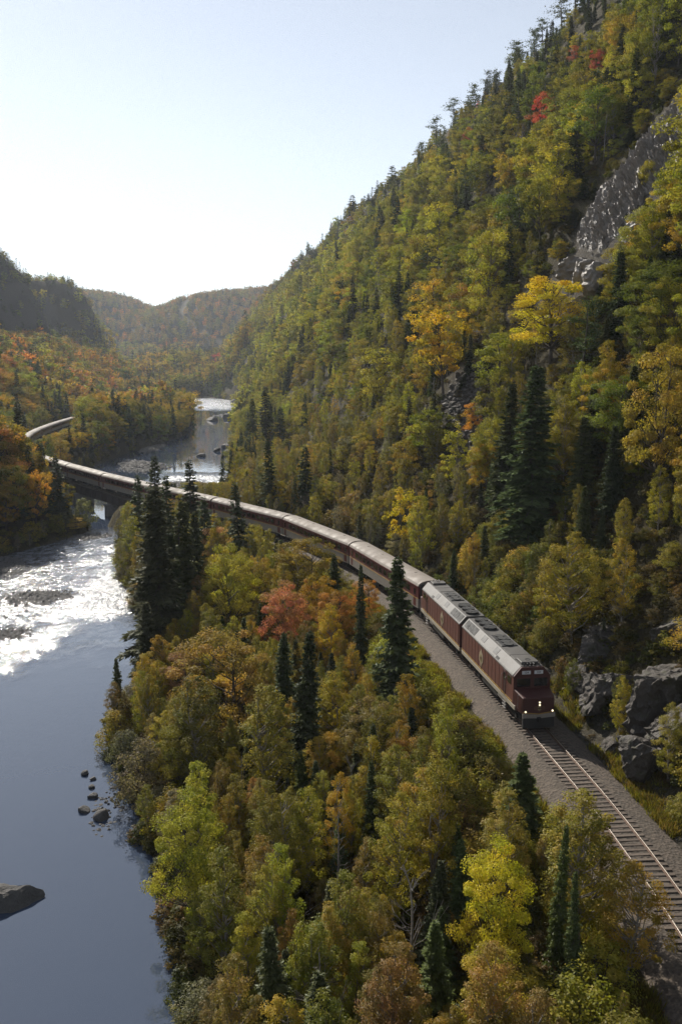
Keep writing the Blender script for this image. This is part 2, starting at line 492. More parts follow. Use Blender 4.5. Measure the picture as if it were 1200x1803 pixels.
def rapids(x, y):
    wob = 5*fbm(x*0.12, y*0.05, 3, 71)
    wb2 = 15*fbm(x*0.10+2, y*0.06, 4, 75)+4*fbm(x*0.5, y*0.3, 2, 76)+0.22*(-x-38)
    a = sstep(94, 122, y+wb2)**1.3*(1-sstep(187, 194, y+0.5*wob))
    b = sstep(262, 268, y+wob)*(1-sstep(286, 300, y+wob))*sstep(-62, -50, x)
    c = sstep(655, 700, y+2*wob)*(1-sstep(880, 930, y))
    calm = sstep(-0.15, 0.35, fbm(x*0.06+3, y*0.035, 3, 72))
    return np.clip(np.maximum(a*(0.35+0.65*calm), np.maximum(b, c*0.9)), 0, 1)

def build_river():
    ys = [-140.0]
    while ys[-1] < 1230: ys.append(ys[-1]+(1.0 if 90 < ys[-1] < 200 else max(1.2, 0.008*abs(ys[-1]))))
    ys = np.array(ys); k = 64
    t = np.linspace(0, 1, k)
    xl = river_l(ys)-2.5; xr = river_r(ys)+2.5
    X = xl[:, None]*(1-t)+xr[:, None]*t; Y = np.repeat(ys[:, None], k, 1)
    Z = np.repeat(water_z(ys)[:, None], k, 1)
    i = np.arange(k*len(ys)).reshape(len(ys), k)
    q = np.stack([i[:-1, :-1].ravel(), i[:-1, 1:].ravel(), i[1:, 1:].ravel(), i[1:, :-1].ravel()], 1)
    n = NT('water')
    pos = n.new('ShaderNodeNewGeometry').outputs['Position']
    r = n.new('ShaderNodeAttribute', attribute_name='rapids').outputs['Fac']
    mp = n.new('ShaderNodeMapping'); mp.inputs['Scale'].default_value = (1.0, 0.55, 1.0); n.link(pos, mp.inputs['Vector'])
    w1 = n.noise(0.9, 4, 0.6, mp.outputs[0]); w2 = n.noise(3.6, 3, 0.6, pos); w3 = n.noise(0.25, 3, 0.5, pos)
    rr = n.math('MULTIPLY', r, n.ramp(w3, [(0.3, 0.55), (0.55, 1.0)]))
    hgt = n.math('ADD', w1, n.math('MULTIPLY', w2, 0.22))
    hb = n.math('MULTIPLY', hgt, rr)
    calm = n.math('ADD', n.math('MULTIPLY', n.noise(0.35, 2, 0.5, pos), 0.02), n.math('MULTIPLY', n.noise(2.2, 2, 0.5, pos), 0.0022))
    m2 = n.new('ShaderNodeMapping'); m2.inputs['Scale'].default_value = (0.10, 0.030, 1.0); n.link(pos, m2.inputs['Vector'])
    streak = n.ramp(n.noise(1.0, 3, 0.55, m2.outputs[0]), [(0.52, 0), (0.64, 1)])                # wind and current lines on the pool
    calm = n.math('ADD', calm, n.math('MULTIPLY', n.math('MULTIPLY', streak, n.noise(2.6, 2, 0.5, mp.outputs[0])), 0.012))
    hall = n.math('ADD', n.math('MULTIPLY', hb, 0.85), n.math('MULTIPLY', calm, 0.5))
    foam_glitter = n.math('MULTIPLY', n.math('MULTIPLY', rr, 0.85), n.ramp(n.math('ADD', n.math('MULTIPLY', w1, 0.6), n.math('MULTIPLY', n.noise(7, 4, 0.7, pos), 0.4)), [(0.44, 0), (0.56, 1)]), clamp=True)  # white water, with sun glitter also painted in as white colour
    n.set(Base_Color=n.mix(foam_glitter, (0.042, 0.058, 0.094), (0.78, 0.80, 0.81)), Roughness=n.math('ADD', n.math('MULTIPLY', rr, 0.26), 0.02), IOR=1.7)  # bluish base: sky reflection partly put into the water's own colour
    n.link(n.bump(hall, 1.0, 1.0), n.b.inputs['Normal'])
    me = mesh_np('river', np.stack([X, Y, Z], -1).reshape(-1, 3), [q], [n.m], smooth=True, attrs={'rapids': rapids(X, Y).ravel()})
    o = obj('river', me); tag(o, 'calm blue river with a glittering shallow rapid', kind='structure')

# arc length along the track, measured away from the camera
_sy = np.arange(-60, 760, 0.25); _sx = track_x(_sy)
_ss = np.concatenate([[0], np.cumsum(np.hypot(np.diff(_sx), np.diff(_sy)))])
def s_at_y(y): return float(np.interp(y, _sy, _ss))
def track_pt(s): return np.array([np.interp(s, _ss, _sx), np.interp(s, _ss, _sy)])
def track_frame(s):
    a, b = track_pt(s-0.4), track_pt(s+0.4); t = (b-a)/np.linalg.norm(b-a)
    return track_pt(s), t                    # t points up the valley, away from the camera

def sweep(prof, s0, s1, step=1.0, closed=True):
    """sweep a (side, z) profile along the track; side + = hill side"""
    ss = np.arange(s0, s1+step*0.5, step); vs = []
    for s in ss:
        p, t = track_frame(s); nrm = np.array([t[1], -t[0]])
        for d, z in prof: vs.append((p[0]+nrm[0]*d, p[1]+nrm[1]*d, z))
    k = len(prof); m = len(ss); idx = np.arange(k*m).reshape(m, k)
    kk = k if closed else k-1
    q = np.concatenate([np.stack([idx[:-1, j], idx[:-1, (j+1) % k], idx[1:, (j+1) % k], idx[1:, j]], 1) for j in range(kk)])
    return np.array(vs), q

def build_track():
    sA, sB = s_at_y(-40), s_at_y(640)
    b0, b1 = s_at_y(198), s_at_y(245)
    prof = [(3.9, -1.15), (2.7, -0.60), (1.75, -0.255), (1.25, -0.235), (0.0, -0.225), (-1.25, -0.235), (-1.75, -0.255), (-2.7, -0.56), (-3.7, -1.2)]
    V = []; Q = []; off = 0
    for a, b in ((sA, b0), (b1, sB)):
        v, q = sweep(prof, a, b, 0.7, closed=False)
        rng = np.random.default_rng(5)
        v[:, 2] += (rng.random(len(v))-0.5)*0.05
        V.append(v); Q.append(q+off); off += len(v)
    me = mesh_np('ballast_bed', np.concatenate(V), [np.concatenate(Q)[:, ::-1]], [M['ballast']], smooth=True, attrs={'middle': np.tile([0, 0, 0.25, 1, 1, 1, 0.25, 0, 0], sum(map(len, V))//9)})
    tag(obj('ballast_bed', me), 'grey brown gravel ballast under the track', kind='structure')
    root = empty('railway_track', (0, 0, 0)); tag(root, 'single railway track with wooden ties', kind='structure')
    n = NT('rail_rust'); f = n.noise(8, 4, 0.7)
    n.set(Base_Color=n.ramp(f, [(0.3, (0.07, 0.04, 0.028)), (0.7, (0.15, 0.09, 0.06))]), Roughness=0.75, Metallic=0.3); rust = n.m
    n = NT('rail_head'); n.set(Base_Color=(0.30, 0.265, 0.235), Roughness=0.42, Metallic=1.0); head = n.m
    for side in (-1, 1):
        c = side*0.7525
        pr = [(c-0.07, -0.172), (c+0.07, -0.172), (c+0.07, -0.15), (c+0.012, -0.13), (c+0.012, -0.045), (c+0.036, -0.035), (c+0.036, -0.004), (c+0.028, 0.0),
              (c-0.028, 0.0), (c-0.036, -0.004), (c-0.036, -0.035), (c-0.012, -0.045), (c-0.012, -0.13), (c-0.07, -0.15)]
        v, q = sweep(pr, sA, sB, 0.8)
        mi = np.zeros(len(q), int); rows = len(q)//len(pr)
        mi[6*rows:9*rows] = 1
        me = mesh_np('rail', v, [q[:, ::-1]], [rust, head], mi)
        obj('rail', me, root)
    n = NT('tie_wood'); f = n.noise(3, 5, 0.7)
    rnd = n.new('ShaderNodeObjectInfo').outputs['Random']
    c = n.mix(rnd, (0.07, 0.050, 0.037), (0.15, 0.115, 0.088))
    c = n.mix(0.5, c, n.ramp(f, [(0.3, (0.045, 0.034, 0.027)), (0.7, (0.15, 0.12, 0.095))]))
    n.set(Base_Color=c, Roughness=0.9); n.link(n.bump(f, 0.5, 0.03), n.b.inputs['Normal']); wood = n.m
    tie = MB().box(-1.3, 1.3, -0.12, 0.12, -0.36, -0.172).mesh('tie', wood, bevel=0.012)
    rng = random.Random(3)
    s = s_at_y(28); rest = MB(); count = 0
    while s < s_at_y(330):
        p, t = track_frame(s)
        ang = math.atan2(-t[0], t[1])+rng.uniform(-0.02, 0.02)
        d = rng.uniform(-0.06, 0.06)
        loc = (p[0]+t[1]*d, p[1]-t[0]*d, rng.uniform(-0.008, 0.0))
        if count < 200: obj('tie', tie, root, loc, (0, 0, ang))
        else: rest.box(-1.3, 1.3, -0.12, 0.12, -0.36, -0.172, Matrix.Translation(loc) @ Matrix.Rotation(ang, 4, 'Z'))
        count += 1; s += 0.56+rng.uniform(-0.03, 0.03)
    r = rest.build('distant_ties', wood, root); r['kind'] = 'stuff'

def build_bridge():
    steel = painted('bridge_steel', (0.045, 0.035, 0.032), 0.6, (0.09, 0.06, 0.045), 0.5)
    conc = mat_rock('concrete', (0.16, 0.15, 0.14), (0.24, 0.23, 0.215), (0.32, 0.30, 0.28), 0.8, (0.8, 0.95), 0.2, 0.3)
    p0, p1 = track_pt(s_at_y(197.5)), track_pt(s_at_y(245.5)); d = p1-p0; L = float(np.linalg.norm(d)); a = math.atan2(d[1], d[0])
    root = empty('railway_bridge', (p0[0], p0[1], 0), a, 'dark steel girder bridge carrying the coaches over the river', 'bridge')
    for sgn in (-1, 1):
        g = MB(); y = sgn*1.25
        g.box(0, L, y-0.02, y+0.02, -2.6, -0.50); g.box(0, L, y-0.22, y+0.22, -0.50, -0.44); g.box(0, L, y-0.22, y+0.22, -2.66, -2.6)
        o = g.build('girder', steel, root)
        st = MB().box(-0.04, 0.04, -0.2, 0.2, -2.6, -0.5).mesh('stiffener', steel)
        for k in range(1, 16): obj('stiffener', st, o, (L*k/16, y, 0))
    dk = MB()
    k = 0.2
    while k < L: dk.box(k, k+0.24, -2.0, 2.0, -0.43, -0.20); k += 0.5
    dk.build('deck_timbers', M['bark'], root)
    for x in (0.4, L*0.28, L*0.66, L-0.4):
        z = -8.5 if 3 < x < L-3 else -7.5
        pr = MB().prism_y([(x-1.2, z), (x+1.2, z), (x+0.85, -2.67), (x-0.85, -2.67)], -2.4, 2.4)
        pr.box(x-1.0, x+1.0, -2.7, 2.7, -3.1, -2.665)
        pr.build('pier', conc, root, bevel=0.05)

build_ground()
build_river()
build_track()
build_bridge()

# ------------------------------------------------------------------ trees
class Tree:
    """trunk and crown geometry as numpy arrays"""
    def __init__(self, seed):
        self.r = np.random.default_rng(seed); self.tv = []; self.tf = []; self.n = 0; self.lv = []; self.lvar = []; self.lt = []
    def tube(self, pts, rad, k=5):
        pts = np.asarray(pts, float); n = len(pts)
        d = np.gradient(pts, axis=0); d /= np.linalg.norm(d, axis=1)[:, None]+1e-9
        ref = np.array([0.31, 0.95, 0.05]); a = np.cross(d, ref); a /= np.linalg.norm(a, axis=1)[:, None]+1e-9; b = np.cross(d, a)
        t = np.arange(k)*2*PI/k
        v = pts[:, None, :]+(a[:, None, :]*np.cos(t)[None, :, None]+b[:, None, :]*np.sin(t)[None, :, None])*np.asarray(rad)[:, None, None]
        i = np.arange(n*k).reshape(n, k)+self.n
        f = np.stack([i[:-1], np.roll(i[:-1], -1, 1), np.roll(i[1:], -1, 1), i[1:]], -1).reshape(-1, 4)
        self.tv.append(v.reshape(-1, 3)); self.tf.append(f); self.n += n*k
    def leaves(self, c, nrm, size, var, width=0.62):
        m = len(c); r = self.r
        nrm = nrm/(np.linalg.norm(nrm, axis=1)[:, None]+1e-9)
        t = np.cross(nrm, r.normal(size=(m, 3))); t /= np.linalg.norm(t, axis=1)[:, None]+1e-9
        b = np.cross(nrm, t); s = np.broadcast_to(size, (m,))[:, None]
        self.lv.append(np.stack([c-t*s*0.5, c-b*s*width*0.5+t*s*0.08, c+t*s*0.5, c+b*s*width*0.5+t*s*0.08], 1).reshape(-1, 3))
        self.lvar.append(np.repeat(var, 4))
    def blades(self, base, direction, side, length, width, var):
        tip = base+direction*length[:, None]; mid = base+direction*(length*0.4)[:, None]
        w = side*width[:, None]
        self.lv.append(np.stack([base, mid+w, tip, mid-w], 1).reshape(-1, 3)); self.lvar.append(np.repeat(var, 4))
    def crown_arrays(self):
        v = np.concatenate(self.lv); return v, np.arange(len(v)).reshape(-1, 4), np.concatenate(self.lvar)
    def trunk_arrays(self):
        return np.concatenate(self.tv), np.concatenate(self.tf)
    def meshes(self, name, leafmat, barkmat):
        v, f, var = self.crown_arrays()
        crown = mesh_np(name+'_crown', v, [f], [leafmat], attrs={'var': var})
        tv, tf = self.trunk_arrays()
        trunk = mesh_np(name+'_trunk', tv, [tf], [barkmat], smooth=True)
        return trunk, crown
    def joined(self, name, leafmat, barkmat):
        v, f, var = self.crown_arrays(); tv, tf = self.trunk_arrays()
        return mesh_np(name, np.concatenate([v, tv]), [np.concatenate([f, tf+len(v)])], [leafmat, barkmat],
                       np.concatenate([np.zeros(len(f), int), np.ones(len(tf), int)]), attrs={'var': np.concatenate([var, np.zeros(len(tv))])})

def unit(v): return v/(np.linalg.norm(v, axis=-1, keepdims=True)+1e-9)

def broadleaf(seed, H, R, cb, shape, nclump, clump, nleaf, leaf, stems=1, flat=0.62, lean=0.0, trunk_r=0.02, limbs=True, hang=0.0):
    T = Tree(seed); r = T.r
    def prof(u):
        if shape == 'column': return np.sin(PI*np.clip(0.10+0.88*u, 0, 1)**0.85)**0.75
        if shape == 'dome': return np.clip(1-(np.abs(u-0.38)/0.64)**2.4, 0, 1)**0.55
        if shape == 'flat': return np.clip(1-(np.abs(u-0.62)/0.60)**2.2, 0, 1)**0.6
        return np.clip(1-u**2.2, 0, 1)**0.6             # bush
    spines = []
    for s in range(stems):
        a = r.uniform(0, 2*PI); sp = 0 if stems == 1 else R*0.45*r.uniform(0.4, 1)
        z = np.linspace(-0.4, H*(0.93 if s == 0 else r.uniform(0.7, 0.9)), 9); u = np.clip(z/H, 0, 1)
        bend = np.cumsum(r.normal(0, 0.012*H, (9, 2)), 0)*u[:, None]
        pts = np.stack([math.cos(a)*sp*u+bend[:, 0]+lean*H*u**1.5, math.sin(a)*sp*u+bend[:, 1], z], 1)
        spines.append(pts)
        T.tube(pts, trunk_r*H*(1-0.9*u)/math.sqrt(stems)+0.01, 6)
    # clump centres inside the crown envelope
    cs = []; tries = 0; mind = clump*1.25
    lump = r.uniform(0.55, 1.2, 12)
    while len(cs) < nclump and tries < nclump*40:
        tries += 1
        u = r.uniform(0.02, 0.98); a = r.uniform(0, 2*PI)
        rr = R*prof(u)*lump[int(a/(2*PI)*12) % 12]*(r.random()**0.42)
        z = H*(cb+(1-cb)*u)
        p = np.array([math.cos(a)*rr+lean*H*(z/H)**1.5, math.sin(a)*rr, z])
        if rr+clump*0.6 > R*1.25: continue
        if all(np.sum((p-q)**2) > mind**2 for q in cs[-60:]): cs.append(p)
    cs = np.array(cs)
    if limbs:
        for p in cs[:: (1 if len(cs) < 90 else 2)]:
            sp = spines[r.integers(len(spines))]
            zb = max(H*cb*0.75, p[2]-np.hypot(p[0], p[1])*r.uniform(0.6, 1.2)-0.05*H)
            zb = min(zb, H*0.86)
            b = np.array([np.interp(zb, sp[:, 2], sp[:, 0]), np.interp(zb, sp[:, 2], sp[:, 1]), zb])
            m = (b+p)/2+np.array([0, 0, -0.08*np.linalg.norm(p-b)])+r.normal(0, 0.03*H*0.3, 3)
            T.tube(np.array([b, m, p]), [0.0055*H*(1.2-zb/H)+0.008, 0.0032*H+0.006, 0.006], 4)
    # leaves
    k = len(cs); cvar = r.random(k)
    out = unit(cs-np.array([0, 0, H*(cb+(1-cb)*0.35)]))
    w = r.uniform(0.6, 1.4, k); w /= w.sum()
    ci = r.choice(k, nleaf, p=w)
    d = unit(r.normal(size=(nleaf, 3))); rad = clump*(0.30+0.70*r.random(nleaf)**0.6)*r.uniform(0.6, 1.3, k)[ci]
    c = cs[ci]+d*rad[:, None]*np.array([1, 1, flat])
    c[:, 2] -= hang*np.abs(d[:, 2])*rad
    nrm = d*0.55+out[ci]*0.5+np.array([0, 0, 0.55])+r.normal(0, 0.45, (nleaf, 3))
    T.leaves(c, nrm, leaf*r.uniform(0.65, 1.25, nleaf), np.clip(0.62*cvar[ci]+0.38*r.random(nleaf), 0, 1))
    return T

def conifer(seed, H, R, nbr, nsp, sz=1.0, bare=0.06, sparse=0.0, droop=0.35, width=0.16):
    T = Tree(seed); r = T.r
    z = np.linspace(-0.4, H, 8)
    T.tube(np.stack([np.cumsum(r.normal(0, 0.003*H, 8)), np.cumsum(r.normal(0, 0.003*H, 8)), z], 1), 0.016*H*(1-0.95*np.clip(z/H, 0, 1))+0.008, 6)
    fr = np.sort(r.random(nbr))*0.5+np.linspace(0, 1, nbr)*0.5
    for i, u in enumerate(fr):
        h = H*(bare+(0.985-bare)*u); v = (h/H-bare)/(1-bare)
        if r.random() < sparse: continue
        L = R*((1-v)**0.80)*r.uniform(0.50, 1.18)*(0.72+0.28*min(1, v/0.12))+0.05*R
        a = i*2.39996+r.normal(0, 0.35)
        el = 0.45*v-0.22+r.normal(0, 0.08)
        dh = np.array([math.cos(a), math.sin(a), 0.0])
        m = max(3, int(nsp*(0.35+0.65*L/R)))
        t = np.sort(r.uniform(0.08, 1.0, m))
        zz = math.sin(el)*t-droop*t**2*(1-0.6*v)+0.16*t**3
        base = np.array([0, 0, h])+dh*(L*t)[:, None]; base[:, 2] += L*zz
        T.tube(np.array([[0, 0, h], [dh[0]*L*0.5, dh[1]*L*0.5, h+L*(math.sin(el)*0.5-droop*0.25*(1-0.6*v)+0.02)], [dh[0]*L, dh[1]*L, h+L*(math.sin(el)-droop*(1-0.6*v)+0.16)]]),
               [0.004*H*(1-v)+0.006, 0.003*H*(1-v)+0.005, 0.004], 3)
        bv = r.random()
        for sgn in (-1, 1):
            sid = np.array([-dh[1], dh[0], 0])*sgn
            dr = unit(dh*r.uniform(0.35, 0.9, (m, 1))+sid*r.uniform(0.5, 1.0, (m, 1))+np.array([0, 0, 1])*r.normal(-0.22, 0.22, (m, 1)))
            ln = (0.30*L*(1-t)**0.55+0.10*R)*r.uniform(0.65, 1.25, m)*sz
            up = np.cross(dr, r.normal(0, 0.35, (m, 3))+np.array([0, 0, 1])); up = unit(up)
            T.blades(base, dr, up, ln, np.maximum(ln*width, 0.02)*r.uniform(0.8, 1.3, m), np.clip(0.55*bv+0.45*r.random(m)*(0.5+0.5*t), 0, 1))
    m = max(8, nsp); hz = H*r.uniform(0.86, 1.0, m); a = r.uniform(0, 2*PI, m)
    dr = unit(np.stack([np.cos(a), np.sin(a), r.uniform(0.2, 1.2, m)], 1)); ln = (H-hz)*0.35+0.035*H*r.uniform(0.5, 1, m)
    base = np.stack([0*hz, 0*hz, hz-0.02*H], 1)
    T.blades(base, dr, unit(np.cross(dr, [0.3, 0.2, 1.0])), ln, ln*0.22, r.random(m))
    return T

def pine(seed, H, R, nplate, nleaf, bare=0.35, leaf=0.3):
    T = Tree(seed); r = T.r
    z = np.linspace(-0.4, H, 9); u = np.clip(z/H, 0, 1)
    pts = np.stack([np.cumsum(r.normal(0, 0.010*H, 9))*u, np.cumsum(r.normal(0, 0.010*H, 9))*u, z], 1)
    T.tube(pts, 0.017*H*(1-0.85*u)+0.01, 6)
    az0 = r.uniform(0, 2*PI)
    for i in range(nplate):
        v = (i+r.random())/nplate; h = H*(bare+(0.98-bare)*v)
        a = az0+r.normal(0, 1.0) if r.random() < 0.55 else r.uniform(0, 2*PI)
        L = R*(0.35+0.65*math.sin(PI*min(1, 0.2+0.8*(1-v))))*r.uniform(0.5, 1.1)*(1-0.55*v**3)
        b = np.array([np.interp(h, z, pts[:, 0]), np.interp(h, z, pts[:, 1]), h])
        dh = np.array([math.cos(a), math.sin(a), r.uniform(0.0, 0.35)])
        e = b+dh*L
        T.tube(np.array([b, (b+e)/2+np.array([0, 0, -0.04*L]), e]), [0.006*H*(1-v)+0.012, 0.004*H*(1-v)+0.01, 0.008], 4)
        m = max(6, int(nleaf*L/R/nplate)); t = r.uniform(0.35, 1.08, m); sp = 0.26*L
        c = b+dh*(L*t)[:, None]+r.normal(0, 1, (m, 3))*np.array([sp, sp, sp*0.28])*(0.5+0.6*t)[:, None]
        T.leaves(c, r.normal(0, 0.6, (m, 3))+np.array([0, 0, 0.9]), leaf*r.uniform(0.6, 1.3, m), np.clip(0.5*r.random()+0.5*r.random(m), 0, 1), 0.4)
    m = nleaf//14
    c = pts[-1]+r.normal(0, 1, (m, 3))*np.array([0.06, 0.06, 0.05])*H+np.array([0, 0, -0.05*H])
    T.leaves(c, r.normal(0, 1, (m, 3)), leaf*r.uniform(0.6, 1.2, m), r.random(m), 0.4)
    return T

def snag(seed, H, n=22):
    T = Tree(seed); r = T.r
    z = np.linspace(-0.3, H, 8); u = np.clip(z/H, 0, 1)
    pts = np.stack([np.cumsum(r.normal(0, 0.015*H, 8))*u, np.cumsum(r.normal(0, 0.015*H, 8))*u, z], 1)
    T.tube(pts, 0.012*H*(1-0.8*u)+0.012, 5)
    for i in range(n):
        h = H*r.uniform(0.3, 0.97); a = r.uniform(0, 2*PI); L = H*0.3*r.uniform(0.3, 1)*(1.15-h/H)
        b = np.array([np.interp(h, z, pts[:, 0]), np.interp(h, z, pts[:, 1]), h]); d = np.array([math.cos(a), math.sin(a), r.uniform(0.5, 1.3)])
        m = b+d*L*0.5+r.normal(0, 0.02*H, 3); e = b+d*L+np.array([0, 0, 0.1*L])
        T.tube(np.array([b, m, e]), [0.02, 0.013, 0.006], 4)
        for q in range(3):
            d2 = unit(d+r.normal(0, 0.6, 3)); T.tube(np.array([m+(e-m)*r.random(), e+d2*L*0.4]), [0.009, 0.004], 3)
    return T

# kinds: prototypes at three levels of detail; sizes are (height, radius) the prototype was drawn at
LIB = {}
def lib(key, T, name, H, R, leafmat, barkmat):
    LIB.setdefault(key, []).append(dict(T=T, name=name, H=H, R=R, leaf=leafmat, bark=barkmat))

for i in range(4): lib(('birch', 0), broadleaf(100+i, 11, 2.3, 0.16, 'column', 110, 0.46, 14000, 0.135, stems=1+i % 3, flat=0.9, trunk_r=0.0095, hang=0.25), 'birch', 11, 2.3, M['leaf'], M['birch_bark'])
for i in range(3): lib(('birch', 1), broadleaf(110+i, 11, 2.3, 0.16, 'column', 52, 0.62, 4200, 0.24, stems=1+i % 2, flat=0.8, trunk_r=0.010), 'birch', 11, 2.3, M['leaf'], M['birch_bark'])
for i in range(4): lib(('maple', 0), broadleaf(200+i, 11, 4.2, 0.22, 'dome', 62, 0.95, 19000, 0.185, stems=1+i % 2, flat=0.6, trunk_r=0.016), 'maple', 11, 4.2, M['leaf'], M['bark'])
for i, (shp, cb_, rr_) in enumerate((('dome', 0.2, 4.2), ('dome', 0.12, 4.2), ('flat', 0.3, 4.4), ('column', 0.15, 3.2), ('dome', 0.3, 3.8), ('flat', 0.2, 4.0))):
    lib(('maple', 1), broadleaf(210+i, 11, rr_, cb_, shp, 40 if i != 3 else 34, 1.10, 5600, 0.31, flat=0.6, trunk_r=0.017, lean=(0, 0.05, 0.1, 0, -0.08, 0.04)[i]), 'maple', 11, rr_+0.2, M['leaf'], M['bark'])
for i in range(3): lib(('maple', 2), broadleaf(220+i, 11, 4.4, 0.12, 'dome', 24, 1.6, 560, 1.15, flat=0.65, trunk_r=0.02, limbs=False), 'maple', 11, 4.4, M['leaf'], M['bark'])
for i in range(4): lib(('spruce', 0), conifer(300+i, 13, 2.5, 230, 34, 1.05, bare=0.02, width=0.20), 'spruce', 13, 2.5, M['needle'], M['bark'])
for i in range(3): lib(('spruce', 1), conifer(310+i, 13, 2.4, 120, 15, 1.3, bare=0.02, width=0.28), 'spruce', 13, 2.4, M['needle'], M['bark'])
for i in range(2): lib(('spruce', 2), conifer(320+i, 13, 2.4, 40, 5, 1.7, bare=0.0, width=0.38), 'spruce', 13, 2.4, M['needle'], M['bark'])
for i in range(3): lib(('pine', 0), pine(400+i, 13, 3.2, 30, 5200, bare=0.32, leaf=0.34), 'pine', 13, 3.2, M['needle'], M['bark'])
for i in range(3): lib(('pine', 1), pine(410+i, 13, 3.2, 20, 1300, bare=0.30, leaf=0.62), 'pine', 13, 3.2, M['needle'], M['bark'])
for i in range(3): lib(('shrub', 0), broadleaf(500+i, 3.2, 1.7, 0.05, 'bush', 70, 0.42, 6000, 0.13, stems=4, flat=0.9, trunk_r=0.012), 'shrub', 3.2, 1.7, M['leaf'], M['bark'])
for i in range(3): lib(('shrub', 1), broadleaf(510+i, 3.2, 1.7, 0.05, 'bush', 30, 0.55, 1300, 0.27, stems=3, flat=0.9, trunk_r=0.012), 'shrub', 3.2, 1.7, M['leaf'], M['bark'])
LIB[('birch', 2)] = LIB[('maple', 2)]; LIB[('pine', 2)] = LIB[('spruce', 2)]; LIB[('shrub', 2)] = LIB[('shrub', 1)]

for i in range(3): lib(('snag', 0), snag(900+i, 8.0, 18+4*i), 'snag', 8.0, 2.0, M['dead_wood'], M['dead_wood'])

def proto_parts(p):
    if 'trunk' not in p: p['trunk'], p['crown'] = p['T'].meshes(p['name'], p['leaf'], p['bark'])
    return p['trunk'], p['crown']
def proto_joined(p):
    if 'join' not in p: p['join'] = p['T'].joined(p['name'], p['leaf'], p['bark'])
    return p['join']

# ------------------------------------------------------------------ the train
RED = painted('loco_red', (0.125, 0.040, 0.028), 0.5, (0.12, 0.075, 0.055), 0.55)
DARKRED = painted('cab_red_shaded', (0.062, 0.014, 0.012), 0.5, (0.09, 0.05, 0.04), 0.4)  # cab and door red; shade of the unlit nose put into the colour
MAROON = painted('coach_maroon', (0.13, 0.026, 0.026), 0.42, (0.09, 0.05, 0.045), 0.5)
GREY = painted('roof_grey', (0.085, 0.080, 0.074), 0.5, (0.12, 0.11, 0.10), 0.6, 1.2)
ROOF = painted('coach_roof', (0.22, 0.185, 0.155), 0.7, (0.16, 0.135, 0.11), 0.7, 0.7)
SILL = painted('sill_cream', (0.36, 0.32, 0.25), 0.55, (0.16, 0.13, 0.10), 0.6)
SILVER = painted('coach_silver', (0.34, 0.31, 0.28), 0.45, (0.17, 0.14, 0.11), 0.6, metal=0.15)
YELLOW = painted('stripe_yellow', (0.42, 0.26, 0.06), 0.5, (0.22, 0.15, 0.07), 0.4)
BLACK = painted('under_black', (0.016, 0.015, 0.014), 0.65, (0.05, 0.042, 0.035), 0.5)
FAN = painted('fan_black', (0.014, 0.014, 0.015), 0.5, (0.03, 0.028, 0.026), 0.3)
GRILLE = painted('grille_dark', (0.014, 0.015, 0.016), 0.7, (0.03, 0.028, 0.025), 0.3)
WHEEL = painted('wheel_steel', (0.09, 0.075, 0.065), 0.5, (0.05, 0.04, 0.03), 0.6, metal=0.4)
STEEL = painted('grab_steel', (0.30, 0.29, 0.28), 0.4, (0.15, 0.13, 0.11), 0.4, metal=0.5)
n = NT('glass_dark'); n.set(Base_Color=(0.012, 0.013, 0.014), Roughness=0.06, IOR=1.5); GLASS = n.m
n = NT('plate_white'); n.set(Base_Color=(0.62, 0.63, 0.66), Roughness=0.5); PLATE = n.m
n = NT('digit_black'); n.set(Base_Color=(0.015, 0.015, 0.015), Roughness=0.5); DIGIT = n.m
n = NT('crest_cream'); n.set(Base_Color=(0.34, 0.27, 0.19), Roughness=0.5); CREAM = n.m
n = NT('crest_olive'); n.set(Base_Color=(0.22, 0.19, 0.09), Roughness=0.5); OLIVE = n.m
n = NT('crest_brown'); n.set(Base_Color=(0.10, 0.045, 0.03), Roughness=0.5); BROWN = n.m
n = NT('lamp_lit'); n.set(Base_Color=(0.9, 0.85, 0.7)); n.b.inputs['Emission Color'].default_value = (1.0, 0.80, 0.50, 1); n.b.inputs['Emission Strength'].default_value = 1.1; LAMP = n.m

def wheel_mesh(r):
    m = MB(); m.cyl((0, 0, 0), (0, 1, 0), r, 0.11, 18); m.cyl((0, 0.055, 0), (0, 1, 0), r+0.03, 0.03, 18); m.cyl((0, 0, 0), (0, 1, 0), r*0.35, 0.2, 10)
    return m.mesh('wheel', WHEEL)
WHEEL_L, WHEEL_S = wheel_mesh(0.51), wheel_mesh(0.46)

def truck(parent, x, base, wm, r):
    f = MB()
    for s in (-1, 1):
        y = s*1.02
        f.prism_y([(-base*0.78, r+0.02), (-base*0.78, r+0.24), (-base*0.3, r+0.30), (-base*0.24, r+0.06), (base*0.24, r+0.06), (base*0.3, r+0.30), (base*0.78, r+0.24), (base*0.78, r+0.02),
                   (base*0.58, r-0.14), (base*0.42, r-0.14), (base*0.34, r-0.05), (base*0.2, r-0.2), (-base*0.2, r-0.2), (-base*0.34, r-0.05), (-base*0.42, r-0.14), (-base*0.58, r-0.14)], y-0.10, y+0.10)
        for k in (-1, 1):
            f.box(k*base/2-0.2, k*base/2+0.2, y+s*0.10, y+s*0.24, r-0.16, r+0.18)
            f.cyl((k*base*0.2, y+s*0.14, r+0.12), (0, 0, 1), 0.1, 0.34, 8)
        f.cyl((0, y+s*0.15, r+0.1), (1, 0, 0), 0.09, 0.7, 8)
    f.box(-0.35, 0.35, -1.0, 1.0, r+0.02, r+0.4)
    t = f.build('truck', BLACK, parent, (x, 0, 0))
    for k in (-1, 1):
        for s in (-1, 1):
            obj('wheel', wm, t, (k*base/2, s*0.76, r), (0, 0, 0 if s < 0 else PI))
    return t

